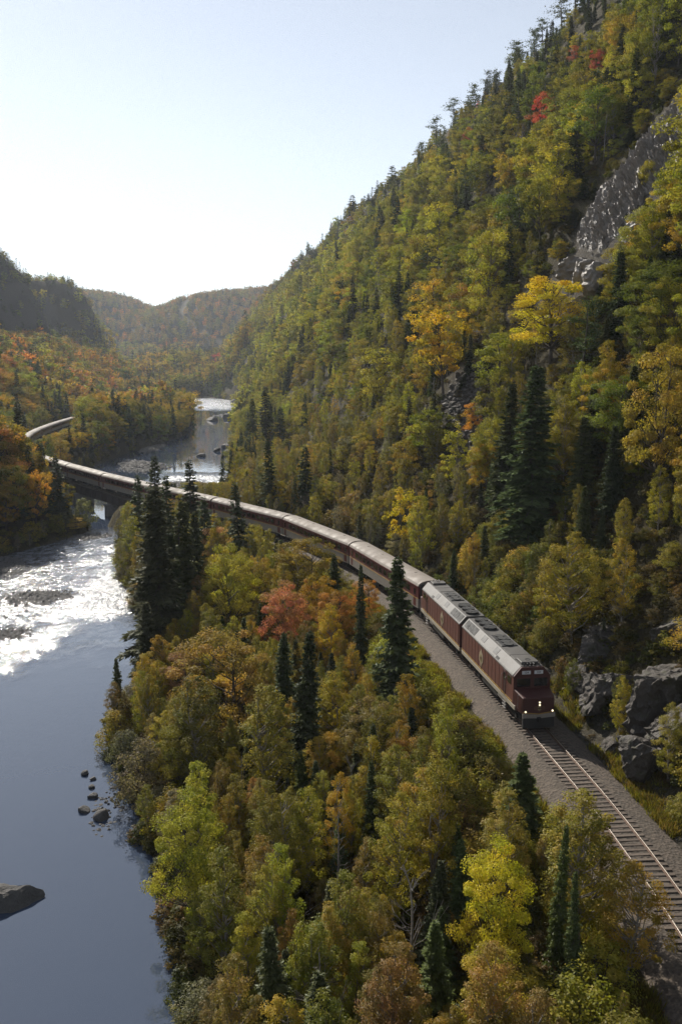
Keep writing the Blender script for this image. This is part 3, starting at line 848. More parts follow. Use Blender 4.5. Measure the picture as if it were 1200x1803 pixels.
def crest(parent, mats, w, h, loc, rot, name='crest'):
    """shield emblem drawn in its local x (across) / z (up) plane, facing -y"""
    out = [(0.0, -0.62), (0.20, -0.30), (0.46, -0.20), (0.50, 0.05), (0.42, 0.28), (0.20, 0.40), (0.0, 0.62), (-0.20, 0.40), (-0.42, 0.28), (-0.50, 0.05), (-0.46, -0.20), (-0.20, -0.30)]
    m = MB(); m.prism_y([(x*w, z*h) for x, z in out], -0.012, 0.012)
    o = m.build(name, mats[0], parent, loc, rot)
    d = MB(); d.cyl((0, -0.018, -0.02*h), (0, 1, 0), 0.31*min(w, h), 0.014, 20); d.build('disc', mats[1], o)
    b = MB()                                   # walking bear
    bear = [(-0.21, -0.13), (-0.16, -0.13), (-0.145, -0.02), (-0.05, -0.035), (-0.03, -0.13), (0.02, -0.13), (0.03, -0.03), (0.11, -0.02), (0.12, -0.13), (0.165, -0.13),
            (0.17, 0.02), (0.235, 0.0), (0.25, 0.04), (0.19, 0.085), (0.16, 0.115), (0.13, 0.09), (0.03, 0.105), (-0.09, 0.085), (-0.19, 0.05)]
    b.prism_y([(x*w, z*h) for x, z in bear], -0.034, -0.027); b.build('bear_emblem', mats[2], o)
    return o

def text(parent, body, size, loc, rot, mat, name='digits'):
    cu = bpy.data.curves.new(name, 'FONT'); cu.body = body; cu.size = size; cu.align_x = 'CENTER'; cu.align_y = 'CENTER'; cu.extrude = 0.004
    cu.materials.append(mat)
    tmp = bpy.data.objects.new('lettering', cu); COL.objects.link(tmp)
    me = bpy.data.meshes.new_from_object(tmp.evaluated_get(bpy.context.evaluated_depsgraph_get())); bpy.data.objects.remove(tmp)
    if not me.materials: me.materials.append(mat)
    return obj(name, me, parent, loc, rot)

def make_loco():
    root = empty('locomotive')
    L0, L1 = -8.2, 6.45
    MB().prism([(-1.55, 1.52), (1.55, 1.52), (1.55, 3.86), (-1.55, 3.86)], L0, L1).build('body', RED, root, bevel=0.02)
    MB().box(L0-0.05, 6.9, -1.57, 1.57, 1.16, 1.52).build('sill', SILL, root, bevel=0.01)
    y_ = MB()
    for s in (-1, 1): y_.box(L0+0.02, 6.2, s*1.553, s*1.572, 1.60, 1.71)
    y_.build('yellow_stripe', YELLOW, root)
    # roof with angled shoulders
    rf = MB().prism([(-1.56, 3.862), (1.56, 3.862), (1.56, 3.92), (0.92, 4.62), (-0.92, 4.62), (-1.56, 3.92)], L0, 6.30)
    roof = rf.build('roof', GREY, root, bevel=0.015)
    lip = MB()
    for s in (-1, 1): lip.box(L0, 6.3, s*1.56, s*1.61, 3.80, 3.90)
    lip.build('gutter_rail', PLATE if False else STEEL, root)
    def shoulder(x0, x1, t0, t1, s, mat, name, d=0.02):          # plate lying on the angled shoulder
        a = np.array([1.56, 3.92]); b = np.array([0.92, 4.62]); nrm = np.array([0.7, 0.64])/np.hypot(0.7, 0.64)
        p, q = a+(b-a)*t0, a+(b-a)*t1
        vs = []
        for x in (x0, x1):
            for c in (p, q, q+nrm*d, p+nrm*d): vs.append((x, s*c[0], c[1]))
        m = MB(); m.add(vs, [(0, 1, 2, 3), (7, 6, 5, 4), (0, 4, 5, 1), (1, 5, 6, 2), (2, 6, 7, 3), (3, 7, 4, 0)])
        return m.build(name, mat, root)
    for s in (-1, 1):
        for k in range(3): shoulder(-7.9+k*1.15, -6.85+k*1.15, 0.10, 0.92, s, GRILLE, 'intake_grille')
        shoulder(-2.9, -1.9, 0.28, 0.92, s, FAN, 'vent')
        shoulder(0.6, 1.55, 0.25, 0.9, s, FAN, 'vent')
        shoulder(1.75, 2.5, 0.05, 0.30, s, GRILLE, 'vent')
    # roof equipment
    for x in (-7.15, -5.85, -4.55):
        fb = MB(); fb.cyl((0, 0, 0.09), (0, 0, 1), 0.64, 0.18, 24)
        f = fb.build('radiator_fan', FAN, root, (x, 0, 4.62), bevel=0.0)
        bl = MB()
        for k in range(8):
            bl.box(0.1, 0.58, -0.07, 0.07, 0.185, 0.20, Matrix.Rotation(k*PI/4, 4, 'Z') @ Matrix.Rotation(0.0, 4, 'X'))
        bl.cyl((0, 0, 0.2), (0, 0, 1), 0.14, 0.05, 12); bl.build('blades', GRILLE, f)
        rg = MB(); rg.tube([(0.63*math.cos(2*PI*k/24), 0.63*math.sin(2*PI*k/24), 0.19) for k in range(25)], 0.025, 5, cap=False); rg.build('guard_ring', BLACK, f)
    for x, w in ((-1.45, 0.80), (0.25, 0.86)):
        h = MB(); h.box(x-w, x+w*0.85, -0.72, 0.72, 4.62, 4.70); o = h.build('brake_hatch', FAN, root, bevel=0.02)
        for dx in (-0.38, 0.34):
            c = MB(); c.cyl((x+dx*1.05, 0, 4.73), (0, 0, 1), 0.40*w/0.8, 0.07, 20); c.build('brake_fan', GRILLE, o)
    for x0, x1 in ((1.72, 3.35), (3.42, 4.55)):
        MB().box(x0, x1, -0.80, 0.80, 4.62, 4.655).build('roof_panel', GREY, root, bevel=0.012)
    MB().box(3.365, 3.405, -0.86, 0.86, 4.62, 4.67).build('roof_seam', BLACK, root)
    cb = MB().box(4.75, 5.95, -0.74, 0.74, 4.62, 4.86).build('roof_box', GREY, root, bevel=0.03)
    cc = MB(); cc.tube([(5.35+0.2*math.cos(2*PI*k/20), 0.2*math.sin(2*PI*k/20), 4.87) for k in range(21)], 0.022, 5, cap=False); cc.build('ring', BLACK, cb)
    hn = MB()
    for y in (-0.28, -0.05, 0.18): hn.tube([(5.85, y, 4.78), (6.25, y*1.2, 4.78), (6.42, y*1.3, 4.78)], [0.03, 0.05, 0.11], 8)
    hn.box(5.9, 6.0, -0.5, 0.5, 4.66, 4.74); hn.cyl((6.2, 0.62, 4.72), (0, 0, 1), 0.09, 0.2, 10); hn.cyl((6.2, -0.62, 4.70), (0, 0, 1), 0.07, 0.16, 10)
    hn.build('horn', FAN, root)
    lb = MB()
    for y in (-0.62, -0.2, 0.2, 0.62): lb.box(6.26, 6.34, y-0.14, y+0.14, 4.60, 4.66)
    lb.build('roof_rail', STEEL, root)
    # side panels: access doors with battens between
    pw = 0.98; pan = MB().box(-pw/2+0.05, pw/2-0.05, -0.014, 0.014, -1.02, 1.02).mesh('side_panel', RED, bevel=0.008)
    bat = MB().box(-0.035, 0.035, -0.03, 0.03, -1.06, 1.06).mesh('batten', RED)
    for s in (-1, 1):
        for k in range(12):
            x = L0+0.35+pw*(k+0.5)
            obj('side_panel', pan, root, (x, s*1.562, 2.78))
            obj('batten', bat, root, (x-pw/2, s*1.565, 2.78))
    # cab: windscreen wall, nose
    cab = MB()
    cab.prism([(-1.54, 2.6), (1.54, 2.6), (1.54, 3.86), (0.93, 4.58), (-0.93, 4.58), (-1.54, 3.86)], 6.28, 6.52)
    cab.build('cab_front', DARKRED, root, bevel=0.015)
    nose = MB()
    vs = [(6.44, -1.54, 1.2), (6.44, 1.54, 1.2), (6.44, 1.54, 2.86), (6.44, -1.54, 2.86), (8.15, -1.30, 1.2), (8.15, 1.30, 1.2), (8.08, 1.30, 2.58), (8.08, -1.30, 2.58)]
    nose.add(vs, [(0, 1, 2, 3), (7, 6, 5, 4), (0, 4, 5, 1), (1, 5, 6, 2), (2, 6, 7, 3), (3, 7, 4, 0)])
    nose.build('nose', DARKRED, root, bevel=0.05)
    for s in (-1, 1):
        w = MB().box(6.525, 6.545, s*0.72-0.56, s*0.72+0.56, 2.98, 3.66).build('windscreen', GLASS, root, bevel=0.008)
        nb = MB().box(6.525, 6.57, s*0.52-0.36, s*0.52+0.36, 4.02, 4.30).build('number_board', PLATE, root)
        text(nb, '104', 0.26, (6.574, s*0.52, 4.16), (PI/2, 0, PI/2), DIGIT)
        sw = MB().box(5.0, 5.9, s*1.555, s*1.58, 3.0, 3.62).build('side_window', GLASS, root)
        dr = MB().box(3.95, 4.65, s*1.555, s*1.585, 1.75, 3.7).build('door', DARKRED, root, bevel=0.006)
        MB().box(4.1, 4.5, s*1.588, s*1.60, 2.9, 3.5).build('pane', GLASS, dr)
        for pts in ([(3.85, s*1.57, 1.5), (3.85, s*1.68, 1.6), (3.85, s*1.68, 3.2), (3.85, s*1.57, 3.3)], [(4.75, s*1.57, 1.5), (4.75, s*1.68, 1.6), (4.75, s*1.68, 3.2), (4.75, s*1.57, 3.3)],
                    [(7.4, s*1.40, 1.5), (7.4, s*1.50, 1.55), (7.4, s*1.50, 2.6), (7.4, s*1.40, 2.65)]):
            hr = MB(); hr.tube(pts, 0.022, 5); hr.build('handrail', STEEL, root)
        ld = MB()
        for z in (0.45, 0.72, 0.99): ld.box(3.95, 4.65, s*1.40, s*1.62, z, z+0.04)
        for x in (3.95, 4.65): ld.box(x-0.02, x+0.02, s*1.5, s*1.54, 0.45, 1.16)
        ld.build('ladder', STEEL, root)
        lamp = MB(); lamp.cyl((8.17, s*1.12, 1.50), (1, 0, 0), 0.13, 0.10, 14); o = lamp.build('ditch_light', BLACK, root)
        le = MB(); le.cyl((8.235, s*1.12, 1.50), (1, 0, 0), 0.08, 0.03, 14); le.build('lens', LAMP, o)
        crest(root, (CREAM, OLIVE, BROWN), 1.15, 1.45, (-2.0, s*1.60, 2.68), (0, 0, 0 if s < 0 else PI))
    for z in (2.22, 2.00):
        hd = MB(); hd.cyl((8.13, 0.05, z), (1, 0, 0), 0.12, 0.12, 14); o = hd.build('headlight', BLACK, root)
        le = MB(); le.cyl((8.205, 0.05, z), (1, 0, 0), 0.075, 0.03, 14); le.build('lens', LAMP, o)
    crest(root, (BROWN, OLIVE, DARKRED), 0.95, 0.55, (8.155, 0.05, 1.72), (0, 0, PI/2))
    pb = MB()                                   # dipped cream band round the nose
    for s in (-1, 1):
        pb.add([(8.16, s*1.33, 1.38), (8.16, 0, 1.22), (8.16, 0, 1.29), (8.16, s*1.33, 1.45), (8.185, s*1.33, 1.38), (8.185, 0, 1.22), (8.185, 0, 1.29), (8.185, s*1.33, 1.45)],
               [(0, 1, 2, 3), (7, 6, 5, 4), (0, 4, 5, 1), (1, 5, 6, 2), (2, 6, 7, 3), (3, 7, 4, 0)])
    pb.build('nose_stripe', YELLOW, root)
    bs = MB()
    for s in (-1, 1):
        bs.add([(8.13, s*1.36, 0.98), (8.13, 0, 0.90), (8.13, 0, 1.19), (8.13, s*1.36, 1.33), (8.20, s*1.36, 0.98), (8.20, 0, 0.90), (8.20, 0, 1.19), (8.20, s*1.36, 1.33)],
               [(0, 1, 2, 3), (7, 6, 5, 4), (0, 4, 5, 1), (1, 5, 6, 2), (2, 6, 7, 3), (3, 7, 4, 0)])
    bs.build('bumper', SILVER, root)
    pl = MB().prism_y([(8.25, 0.14), (8.12, 0.9), (7.95, 0.9), (7.9, 0.14)], -1.3, 1.3).build('plow', BLACK, root)
    for x in (8.3, -8.4):
        MB().box(x-0.25, x+0.25, -0.16, 0.16, 0.72, 1.02).build('coupler', BLACK, root, bevel=0.03)
    MB().prism([(-1.25, 0.35), (1.25, 0.35), (1.42, 0.6), (1.42, 1.12), (-1.42, 1.12), (-1.42, 0.6)], -2.1, 2.1).build('fuel_tank', BLACK, root, bevel=0.03)
    for s in (-1, 1):
        t = MB(); t.cyl((2.9, s*1.25, 0.85), (1, 0, 0), 0.19, 1.3, 14); t.build('air_tank', SILVER, root)
    truck(root, 5.0, 2.74, WHEEL_L, 0.51); truck(root, -5.0, 2.74, WHEEL_L, 0.51)
    dia = MB().box(L0-0.42, L0, -0.62, 0.62, 1.3, 3.6).build('diaphragm', BLACK, root)
    MB().box(L0-0.02, L0, -1.5, 1.5, 1.3, 3.85).build('rear_wall', DARKRED, root)
    return root

def make_coach(panes=13, door_gap=1.9):
    root = empty('passenger_coach')
    h = 12.70
    MB().prism([(-1.50, 2.06), (1.50, 2.06), (1.50, 3.50), (-1.50, 3.50)], -h, h).build('body', MAROON, root)
    MB().prism([(-1.52, 0.98), (1.52, 0.98), (1.52, 2.05), (-1.52, 2.05)], -h, h).build('lower_side', SILVER, root)
    st = MB()
    for s in (-1, 1): st.box(-h, h, s*1.50, s*1.535, 2.06, 2.15)
    st.build('yellow_stripe', YELLOW, root)
    prof = [(1.54, 3.48), (1.55, 3.58)]+[(1.50*math.cos(a), 3.62+0.56*math.sin(a)) for a in np.linspace(0.12, PI-0.12, 13)]+[(-1.55, 3.58), (-1.54, 3.48)]
    rm = MB().prism(prof, -h, h)
    r = rm.build('roof', ROOF, root)
    ed = MB()
    for s in (-1, 1): ed.box(-h, h, s*1.55, s*1.575, 3.42, 3.56)
    ed.build('letter_board', MAROON, root)
    pn = MB().box(-0.56, 0.56, -0.012, 0.012, -0.33, 0.33).mesh('pane', GLASS)
    fr = MB()
    for a in (-1, 1):
        fr.box(-0.62, 0.62, -0.02, 0.02, a*0.36-0.03, a*0.36+0.03); fr.box(a*0.59-0.03, a*0.59+0.03, -0.02, 0.02, -0.33, 0.33)
    fm = fr.mesh('frame', DARKRED)
    pitch = (2*h-2*door_gap-1.0)/panes
    for s in (-1, 1):
        for k in range(panes):
            x = -h+door_gap+0.5+pitch*(k+0.5)
            w = obj('window', fm, root, (x, s*1.505, 2.82)); obj('pane', pn, w)
        for e in (-1, 1):
            d = MB().box(e*(h-1.05)-0.42, e*(h-1.05)+0.42, s*1.49, s*1.525, 1.1, 3.3).build('door', MAROON, root, bevel=0.005)
            MB().box(e*(h-1.05)-0.24, e*(h-1.05)+0.24, s*1.527, s*1.535, 2.45, 3.15).build('pane', GLASS, d)
    for x in (-9, -3.4, 2.6, 8.1):
        MB().box(x-0.2, x+0.2, -0.16, 0.16, 4.165, 4.22).build('roof_vent', ROOF, root, bevel=0.02)
    for e in (-1, 1):
        MB().box(e*h, e*(h+0.24), -1.25, 1.25, 1.1, 3.78).build('diaphragm', BLACK, root)
        truck(root, e*9.1, 2.5, WHEEL_S, 0.46)
    ub = MB(); ub.box(-4.2, -1.2, -1.3, 1.3, 0.35, 0.97); ub.box(0.6, 2.6, -1.35, 1.35, 0.42, 0.97); ub.box(3.4, 5.0, -1.2, 1.2, 0.5, 0.97); ub.box(-h+0.2, h-0.2, -0.3, 0.3, 0.7, 0.97)
    ub.build('underbody_gear', BLACK, root)
    return root

def place_vehicle(o, s_mid, half_base, flip=False):
    a, b = track_pt(s_mid-half_base), track_pt(s_mid+half_base)
    m = (a+b)/2; d = a-b                          # +x points down the valley, to the camera
    if flip: d = -d
    o.location = (m[0], m[1], 0.0); o.rotation_euler = (0, 0, math.atan2(d[1], d[0]))

s = s_at_y(69.0)
loco = make_loco()
loco2 = copy_tree(loco)
tag(loco, 'leading red locomotive with lit headlights and grey fan roof', 'locomotive', 'pair of red locomotives')
tag(loco2, 'second red locomotive, running cab end first towards the coaches', 'locomotive', 'pair of red locomotives')
place_vehicle(loco, s+8.2, 5.0); place_vehicle(loco2, s+8.2+17.15, 5.0, flip=True)
for c in list(loco2.children):                    # lamps of the trailing engine are off
    if c.name.startswith(('ditch_light', 'headlight')):
        for g in list(c.children):
            g.data = g.data.copy(); g.data.materials[0] = PLATE
    if c.name.startswith('number_board'):
        for g in list(c.children):
            loc_, rot_ = g.location.copy(), g.rotation_euler.copy(); bpy.data.objects.remove(g); text(c, '105', 0.26, loc_, rot_, DIGIT)
s += 8.2+17.15+8.2+0.45
coach = make_coach()
NAMES = ['maroon coach coupled directly behind the two locomotives', 'second maroon coach from the locomotives, above the orange maples',
         'third maroon coach from the locomotives, before the tall spruces', 'fourth maroon coach, half hidden behind dark spruces',
         'fifth maroon coach, entering the near end of the bridge', 'sixth maroon coach, out over the middle of the bridge', 'seventh maroon coach, leaving the far end of the bridge']
FARN = ['eighth maroon coach, among trees just past the bridge', 'ninth maroon coach, hidden on the bend past the bridge']
k = 0
while s < s_at_y(478):
    c = coach if k == 0 else copy_tree(coach)
    lab = (NAMES+FARN)[k] if k < 9 else ['maroon coach emerging from trees on the far bend', 'maroon coach first seen whole on the far bend', 'maroon coach halfway up the far straight',
                                        'maroon coach high on the far straight', 'maroon coach next to last on the far straight', 'last visible maroon coach on the far straight',
                                        'last visible maroon coach vanishing behind far spruces', 'maroon coach at the tail of the train'][min(k-9, 7)]
    tag(c, lab, 'passenger coach', 'coaches of the train')
    place_vehicle(c, s+13.0, 9.1)
    s += 26.0; k += 1
TRAIN_END = s

# ------------------------------------------------------------------ rocks
def vn3(p, seed=0):
    return (vnoise(p[:, 0]+p[:, 2]*0.73+seed*7.1, p[:, 1]-p[:, 2]*0.61, seed)+vnoise(p[:, 1]*1.1+3.3, p[:, 2]*1.1+p[:, 0]*0.4, seed+9)+vnoise(p[:, 2]*0.9-5.1, p[:, 0]*0.9-p[:, 1]*0.35, seed+4))/3*2-1

_ico = {}
def ico(sub):
    if sub not in _ico:
        bm = bmesh.new(); bmesh.ops.create_icosphere(bm, subdivisions=sub, radius=1.0)
        _ico[sub] = (np.array([v.co[:] for v in bm.verts]), np.array([[v.index for v in f.verts] for f in bm.faces])); bm.free()
    return _ico[sub]

def rock_mesh(name, seed, size, mat, sub=4, facets=9, rough=0.16, flat_top=0.0, block=0.0):
    v, f = ico(sub); v = v.copy(); r = np.random.default_rng(seed)
    v *= (1+0.28*vn3(v*1.3+seed, seed))[:, None]
    for k in range(facets):                    # chop with random planes to get broken faces
        nrm = unit(r.normal(size=3)); d = r.uniform(0.45, 0.84)
        if k == 0 and flat_top > 0: nrm = unit(np.array([r.normal()*0.12, r.normal()*0.12, 1.0])); d = flat_top
        h = v @ nrm-d
        v -= np.where(h > 0, h*0.97, 0)[:, None]*nrm
    if block:                                  # bedding: ledges along a tilted direction
        ax = unit(np.array([0.35*r.normal(), 0.35*r.normal(), 1.0])); t = (v @ ax)*2.3+1.3*vn3(v*1.6+seed, seed+5)
        led = (t-np.floor(t)); v += unit(v*np.array([1, 1, 0.25]))*(block*(led**2-0.4))[:, None]
        t2 = v @ unit(np.array([1.0, 0.5*r.normal(), 0.3*r.normal()]))*1.9+0.9*vn3(v*2.1-seed, seed+6)
        v -= unit(v)*(block*0.9*np.exp(-((t2-np.round(t2))/0.09)**2))[:, None]
    v += unit(v)*(rough*0.5*vn3(v*3.2+seed*1.7, seed+1)+rough*0.4*vn3(v*8+seed, seed+2)+rough*0.22*vn3(v*19+seed, seed+3))[:, None]
    v *= np.array(size)
    return mesh_np(name, v, [f], [mat], smooth=(sub < 4))

def rock(name, seed, x, y, z, size, rz, mat, label, cat='rock', group=None, sub=4, **kw):
    o = obj(name, rock_mesh(name, seed, size, mat, sub, **kw), None, (x, y, z), (0, 0, rz))
    return tag(o, label, cat, group)

# outcrop beside the leading locomotive
OUT = [
    (21.9, 71.8, 2.6, (3.1, 2.6, 2.7), 0.5, 'rounded grey rock mass on the cut beside the nose of the locomotive'),
    (25.2, 67.0, 3.0, (4.4, 3.9, 4.1), 1.1, 'largest pale grey rock mass on the cut, with a cracked sloping face'),
    (25.2, 80.0, 4.6, (4.8, 3.2, 1.7), 0.2, 'flat grey rock slab topping the cut above the locomotive'),
    (22.0, 62.6, 0.9, (2.2, 2.1, 2.2), 2.0, 'angular lower rock standing at the foot of the cut'),
    (28.4, 73.0, 5.6, (4.2, 3.6, 3.2), 0.9, 'upper grey rock shoulder at the top of the cut'),
    (21.0, 76.0, 1.0, (2.0, 2.8, 2.1), 0.1, 'dark shaded rock ledge behind the nose of the locomotive'),
    (24.0, 62.6, 2.2, (2.8, 2.4, 2.6), 2.7, 'grey block wedged under the largest rock mass'),
    (29.4, 64.5, 5.4, (4.4, 3.4, 3.4), 0.5, 'rock knob with mossy top at the edge of the cut'),
    (22.6, 78.0, 2.9, (2.6, 2.2, 2.0), 1.7, 'middle sized rock between rounded mass and flat slab'),
    (24.6, 57.6, 1.6, (2.5, 2.2, 2.3), 1.3, 'dark rock low on the cut above green shrubs'),
    (20.6, 66.4, -0.2, (1.1, 1.3, 1.0), 0.3, 'fallen block nearest the rails under the rock cut'),
]
for i, (x, y, z, sz, rz, lab) in enumerate(OUT):
    rock('rock_outcrop', 700+i, x, y, min(z, float(height(x, y))+sz[2]*0.30), sz, rz, M['rock'], lab, 'rock', 'rocks of the cut beside the track', 5, facets=15, rough=0.15, flat_top=0.6 if i in (1, 2) else 0.0, block=0.10)

# broken rocks and rubble at the foot of the cut
rg = np.random.default_rng(77)
def stone_field(name, pts, sizes, mat, seed, label):
    V = []; Fs = []; off = 0; v0, f0 = ico(1)
    r = np.random.default_rng(seed)
    for (x, y, z), s in zip(pts, sizes):
        v = v0*(1+0.35*(r.random((len(v0), 1))-0.5))*np.array([s*r.uniform(0.8, 1.5), s*r.uniform(0.7, 1.2), s*r.uniform(0.45, 0.9)])
        a = r.uniform(0, PI); ca, sa = math.cos(a), math.sin(a)
        v = np.stack([v[:, 0]*ca-v[:, 1]*sa, v[:, 0]*sa+v[:, 1]*ca, v[:, 2]], 1)+np.array([x, y, z])
        V.append(v); Fs.append(f0+off); off += len(v)
    o = obj(name, mesh_np(name, np.concatenate(V), [np.concatenate(Fs)], [mat]))
    return tag(o, label, kind='stuff')
ys = rg.uniform(42, 100, 420); dts = 3.6+np.abs(rg.normal(0, 1.3, 420)); xs = track_x(ys)+dts
stone_field('rubble', list(zip(xs, ys, height(xs, ys)+0.02)), rg.uniform(0.05, 0.26, 420)*np.where(rg.random(420) < 0.08, 2.0, 1), M['rock'], 3, 'broken stones along the foot of the rock cut')

# scree on the slope above the coaches
q = []
while len(q) < 260:
    x, y = rg.uniform(15, 28), rg.uniform(138, 180)
    if scree_mask(np.array(x), np.array(y)) > rg.uniform(0.3, 0.9) and x-track_x(y) > 6: q.append((x, y))
q = np.array(q); stone_field('scree', list(zip(q[:, 0], q[:, 1], height(q[:, 0], q[:, 1])+0.1)), rg.uniform(0.2, 0.75, len(q)), M['rock'], 4, 'loose grey scree on the slope above the coaches')

# ledges breaking out below and beside the bare cliff
CL = [(37.2, 134.6, 2.6, 'broken ledge under the foot of the bare cliff'), (36.6, 139.5, 2.2, 'dark block at the lowest corner of the bare cliff'), (41.5, 133.6, 2.4, 'ledge on the near side of the bare cliff'),
      (36.4, 146.0, 2.4, 'dark ledge on the valley side of the bare cliff'), (34.8, 136.0, 1.7, 'loose block fallen below the bare cliff')]
for i, (x, y, s_, lab) in enumerate(CL):
    rock('rock_ledge', 860+i, x, y, float(height(x, y))+0.3, (s_*1.3, s_*1.1, s_*1.2), i*1.3, M['wet_rock'], lab, 'rock', 'ledges round the bare cliff', 4, facets=12, rough=0.18, block=0.12)

# boulders standing in the river
RB = [(-21.6, 72.6, 0.42, 'small dark round rock alone in calm water off the bank'), (-19.9, 68.4, 0.45, 'small upright rock by the waters edge'),
      (-19.9, 66.0, 0.55, 'flat topped rock, lowest of the small rocks off the bank'), (-18.2, 65.0, 0.75, 'low rock shelf touching the river bank'),
      (-20.7, 71.6, 0.3, 'tiny dark rock next to the bushes at the bank'), (-20.4, 70.1, 0.3, 'tiny rock below the first one at the bank')]
for i, (x, y, s_, lab) in enumerate(RB):
    rock('river_rock', 800+i, x, y, -5.45+0.1*s_, (s_*1.0, s_*0.9, s_*0.65), i*0.9, M['river_rock'], lab, 'rock', 'small rocks off the near bank', 3, facets=6, rough=0.1)
rock('river_boulder', 820, -21.5, 53.8, -5.6, (2.5, 1.9, 2.1), 0.25, M['river_rock'], 'large pale boulder breaking the calm water near the frame edge', 'rock', None, 4, facets=8, rough=0.14)
UB = [(-43.3, 420, 2.6), (-47.5, 383, 2.6), (-45.5, 368, 1.8), (-50.5, 372, 1.6), (-46.0, 402, 1.8), (-54, 352, 1.6), (-44.5, 350, 1.3), (-79, 560, 3.2), (-72, 585, 3.4), (-67, 600, 3.0), (-92, 800, 4.0), (-48.5, 298, 0.9), (-42, 440, 2.2)]
ULAB = ['dark boulder upstream, farthest of the midstream cluster', 'biggest dark boulder in the bright upstream pool', 'small dark boulder below the biggest one', 'low dark rock beside the biggest upstream boulder',
        'dark boulder between the two big upstream ones', 'flat rock bar lying in the bright upstream pool', 'dark rock by the far bank under yellow trees', 'dark ledge rock under the far rapid', 'wide dark rock ledge across the far pool',
        'ledge rock joining the far bank', 'boulder standing in the white far rapid', 'single small rock near the gravel bar', 'dark rock against the far bank of the pool']
for i, (x, y, s_) in enumerate(UB):
    rock('river_rock', 830+i, x, y, float(water_z(y))+0.1*s_, (s_*1.2, s_*1.2, s_*0.75), i*0.7, M['river_rock'], ULAB[i], 'rock', 'boulders in the upstream pool', 3, facets=6, rough=0.12)

# gravel bars in the rapids and along the banks
def bar(cx, cy, rx, ry, n, smin, smax, seed, rot=0.0, name='gravel_bar', label='wet gravel bar in the rapid', lift=0.08):
    r = np.random.default_rng(seed); a = r.uniform(0, 2*PI, n); d = np.sqrt(r.random(n))*(0.75+0.5*r.random(n)*np.abs(np.sin(a*1.5+seed)))
    dx, dy = np.cos(a)*d*rx, np.sin(a)*d*ry
    x = cx+dx*math.cos(rot)-dy*math.sin(rot); y = cy+dx*math.sin(rot)+dy*math.cos(rot)
    ok = (x > river_l(y)-3) & (x < river_r(y)+3); x, y = x[ok], y[ok]; d = d[ok]
    sz = r.uniform(smin, smax, len(x)); z = water_z(y)+lift*(1-d)-0.3*sz
    if len(x): stone_field(name, list(zip(x, y, z)), sz, M['river_rock'], seed, label)
bar(-45.5, 133, 5.5, 5.0, 650, 0.16, 0.42, 1, 0.2, label='wet gravel bar in the middle of the rapid')
bar(-59, 152, 6.0, 10.0, 900, 0.18, 0.5, 2, 0.1, label='gravel shoal along the far bank of the rapid')
bar(-43, 114, 3.5, 3.0, 260, 0.14, 0.36, 3, label='small gravel patch at the tail of the rapid')
bar(-52, 183, 5.0, 4.0, 260, 0.2, 0.55, 4, label='stones in the shaded rapid below the bridge')
bar(-33, 158, 4.5, 8, 200, 0.2, 0.6, 5, label='stones along the bank at the head of the rapid')
bar(-18.2, 67, 1.3, 5.0, 90, 0.06, 0.22, 6, label='shore stones under the grey green bushes')
bar(-47, 268, 8.0, 8.0, 700, 0.25, 0.6, 7, label='pale gravel bar upstream of the bridge', lift=0.5)
bar(-70, 318, 9.0, 22.0, 900, 0.25, 0.7, 8, 0.3, label='curved pale gravel bar in the upstream pool', lift=0.5)
bar(-80, 385, 4.0, 20.0, 400, 0.3, 0.8, 9, label='stones along the upstream bank', lift=0.5)
bar(-70, 610, 14.0, 16.0, 500, 0.5, 1.3, 10, label='rocky ledge below the far rapid', lift=0.6)
bar(-48, 120, 9.0, 16.0, 130, 0.12, 0.3, 12, label='scattered stones breaking the rapid')

# wet rock face on the hill
FACE = [np.array(p) for p in ((38.2, 158.5), (37.6, 137.0), (50.0, 136.5), (57.5, 156.5))]      # foot far, foot near, head near, head far
def rock_face():
    n_u, n_v = 190, 90; u = np.linspace(-0.05, 1.05, n_u); v = np.linspace(-1, 1, n_v)
    U, V = np.meshgrid(u, v, indexing='ij')
    W = np.clip(0.5+0.5*V*(0.95+0.5*fbm(U*6, V*0.6+2.0, 4, 90)), -0.2, 1.2)
    P = (FACE[0]*(1-U[..., None])+FACE[3]*U[..., None])*(1-W[..., None])+(FACE[1]*(1-U[..., None])+FACE[2]*U[..., None])*W[..., None]
    X, Y = P[..., 0], P[..., 1]; Z = height(X, Y)
    edge = (1-np.clip(np.abs(V), 0, 1)**4)*(1-np.clip(np.abs(2*U-1), 0, 1.0)**8)
    def ledge(t, p): return (t-np.floor(t))**p
    w1 = fbm(U*6, V*2.4, 4, 91); w2 = fbm(U*13+4, V*5, 4, 94)
    big = ledge(U*3.2-V*2.6+1.6*w1, 1.4)-0.5                     # slabs lying along the fall line
    small = ledge(U*7.5-V*7.5+2.2*w2, 1.5)-0.5
    tiny = ledge(U*26+V*9+2.6*fbm(U*21, V*9, 3, 97), 1.3)-0.5
    dz = (2.5*edge-1.0)+edge*(1.5*big+0.9*small+0.32*tiny+1.6*fbm(U*5, V*2.6, 4, 92)+0.45*fbm(U*34, V*15, 3, 93))
    nrm = np.array([-0.60, -0.25, 0.75])
    Q = np.stack([X+nrm[0]*dz, Y+nrm[1]*dz, Z+nrm[2]*dz], -1).reshape(-1, 3)
    i = np.arange(n_u*n_v).reshape(n_u, n_v)
    q = np.stack([i[:-1, :-1].ravel(), i[:-1, 1:].ravel(), i[1:, 1:].ravel(), i[1:, :-1].ravel()], 1)
    o = obj('bare_cliff', mesh_np('bare_cliff', Q, [q], [M['wet_rock']]))
    tag(o, 'steep bare rock face glistening wet high on the forested hill', 'cliff')
rock_face()
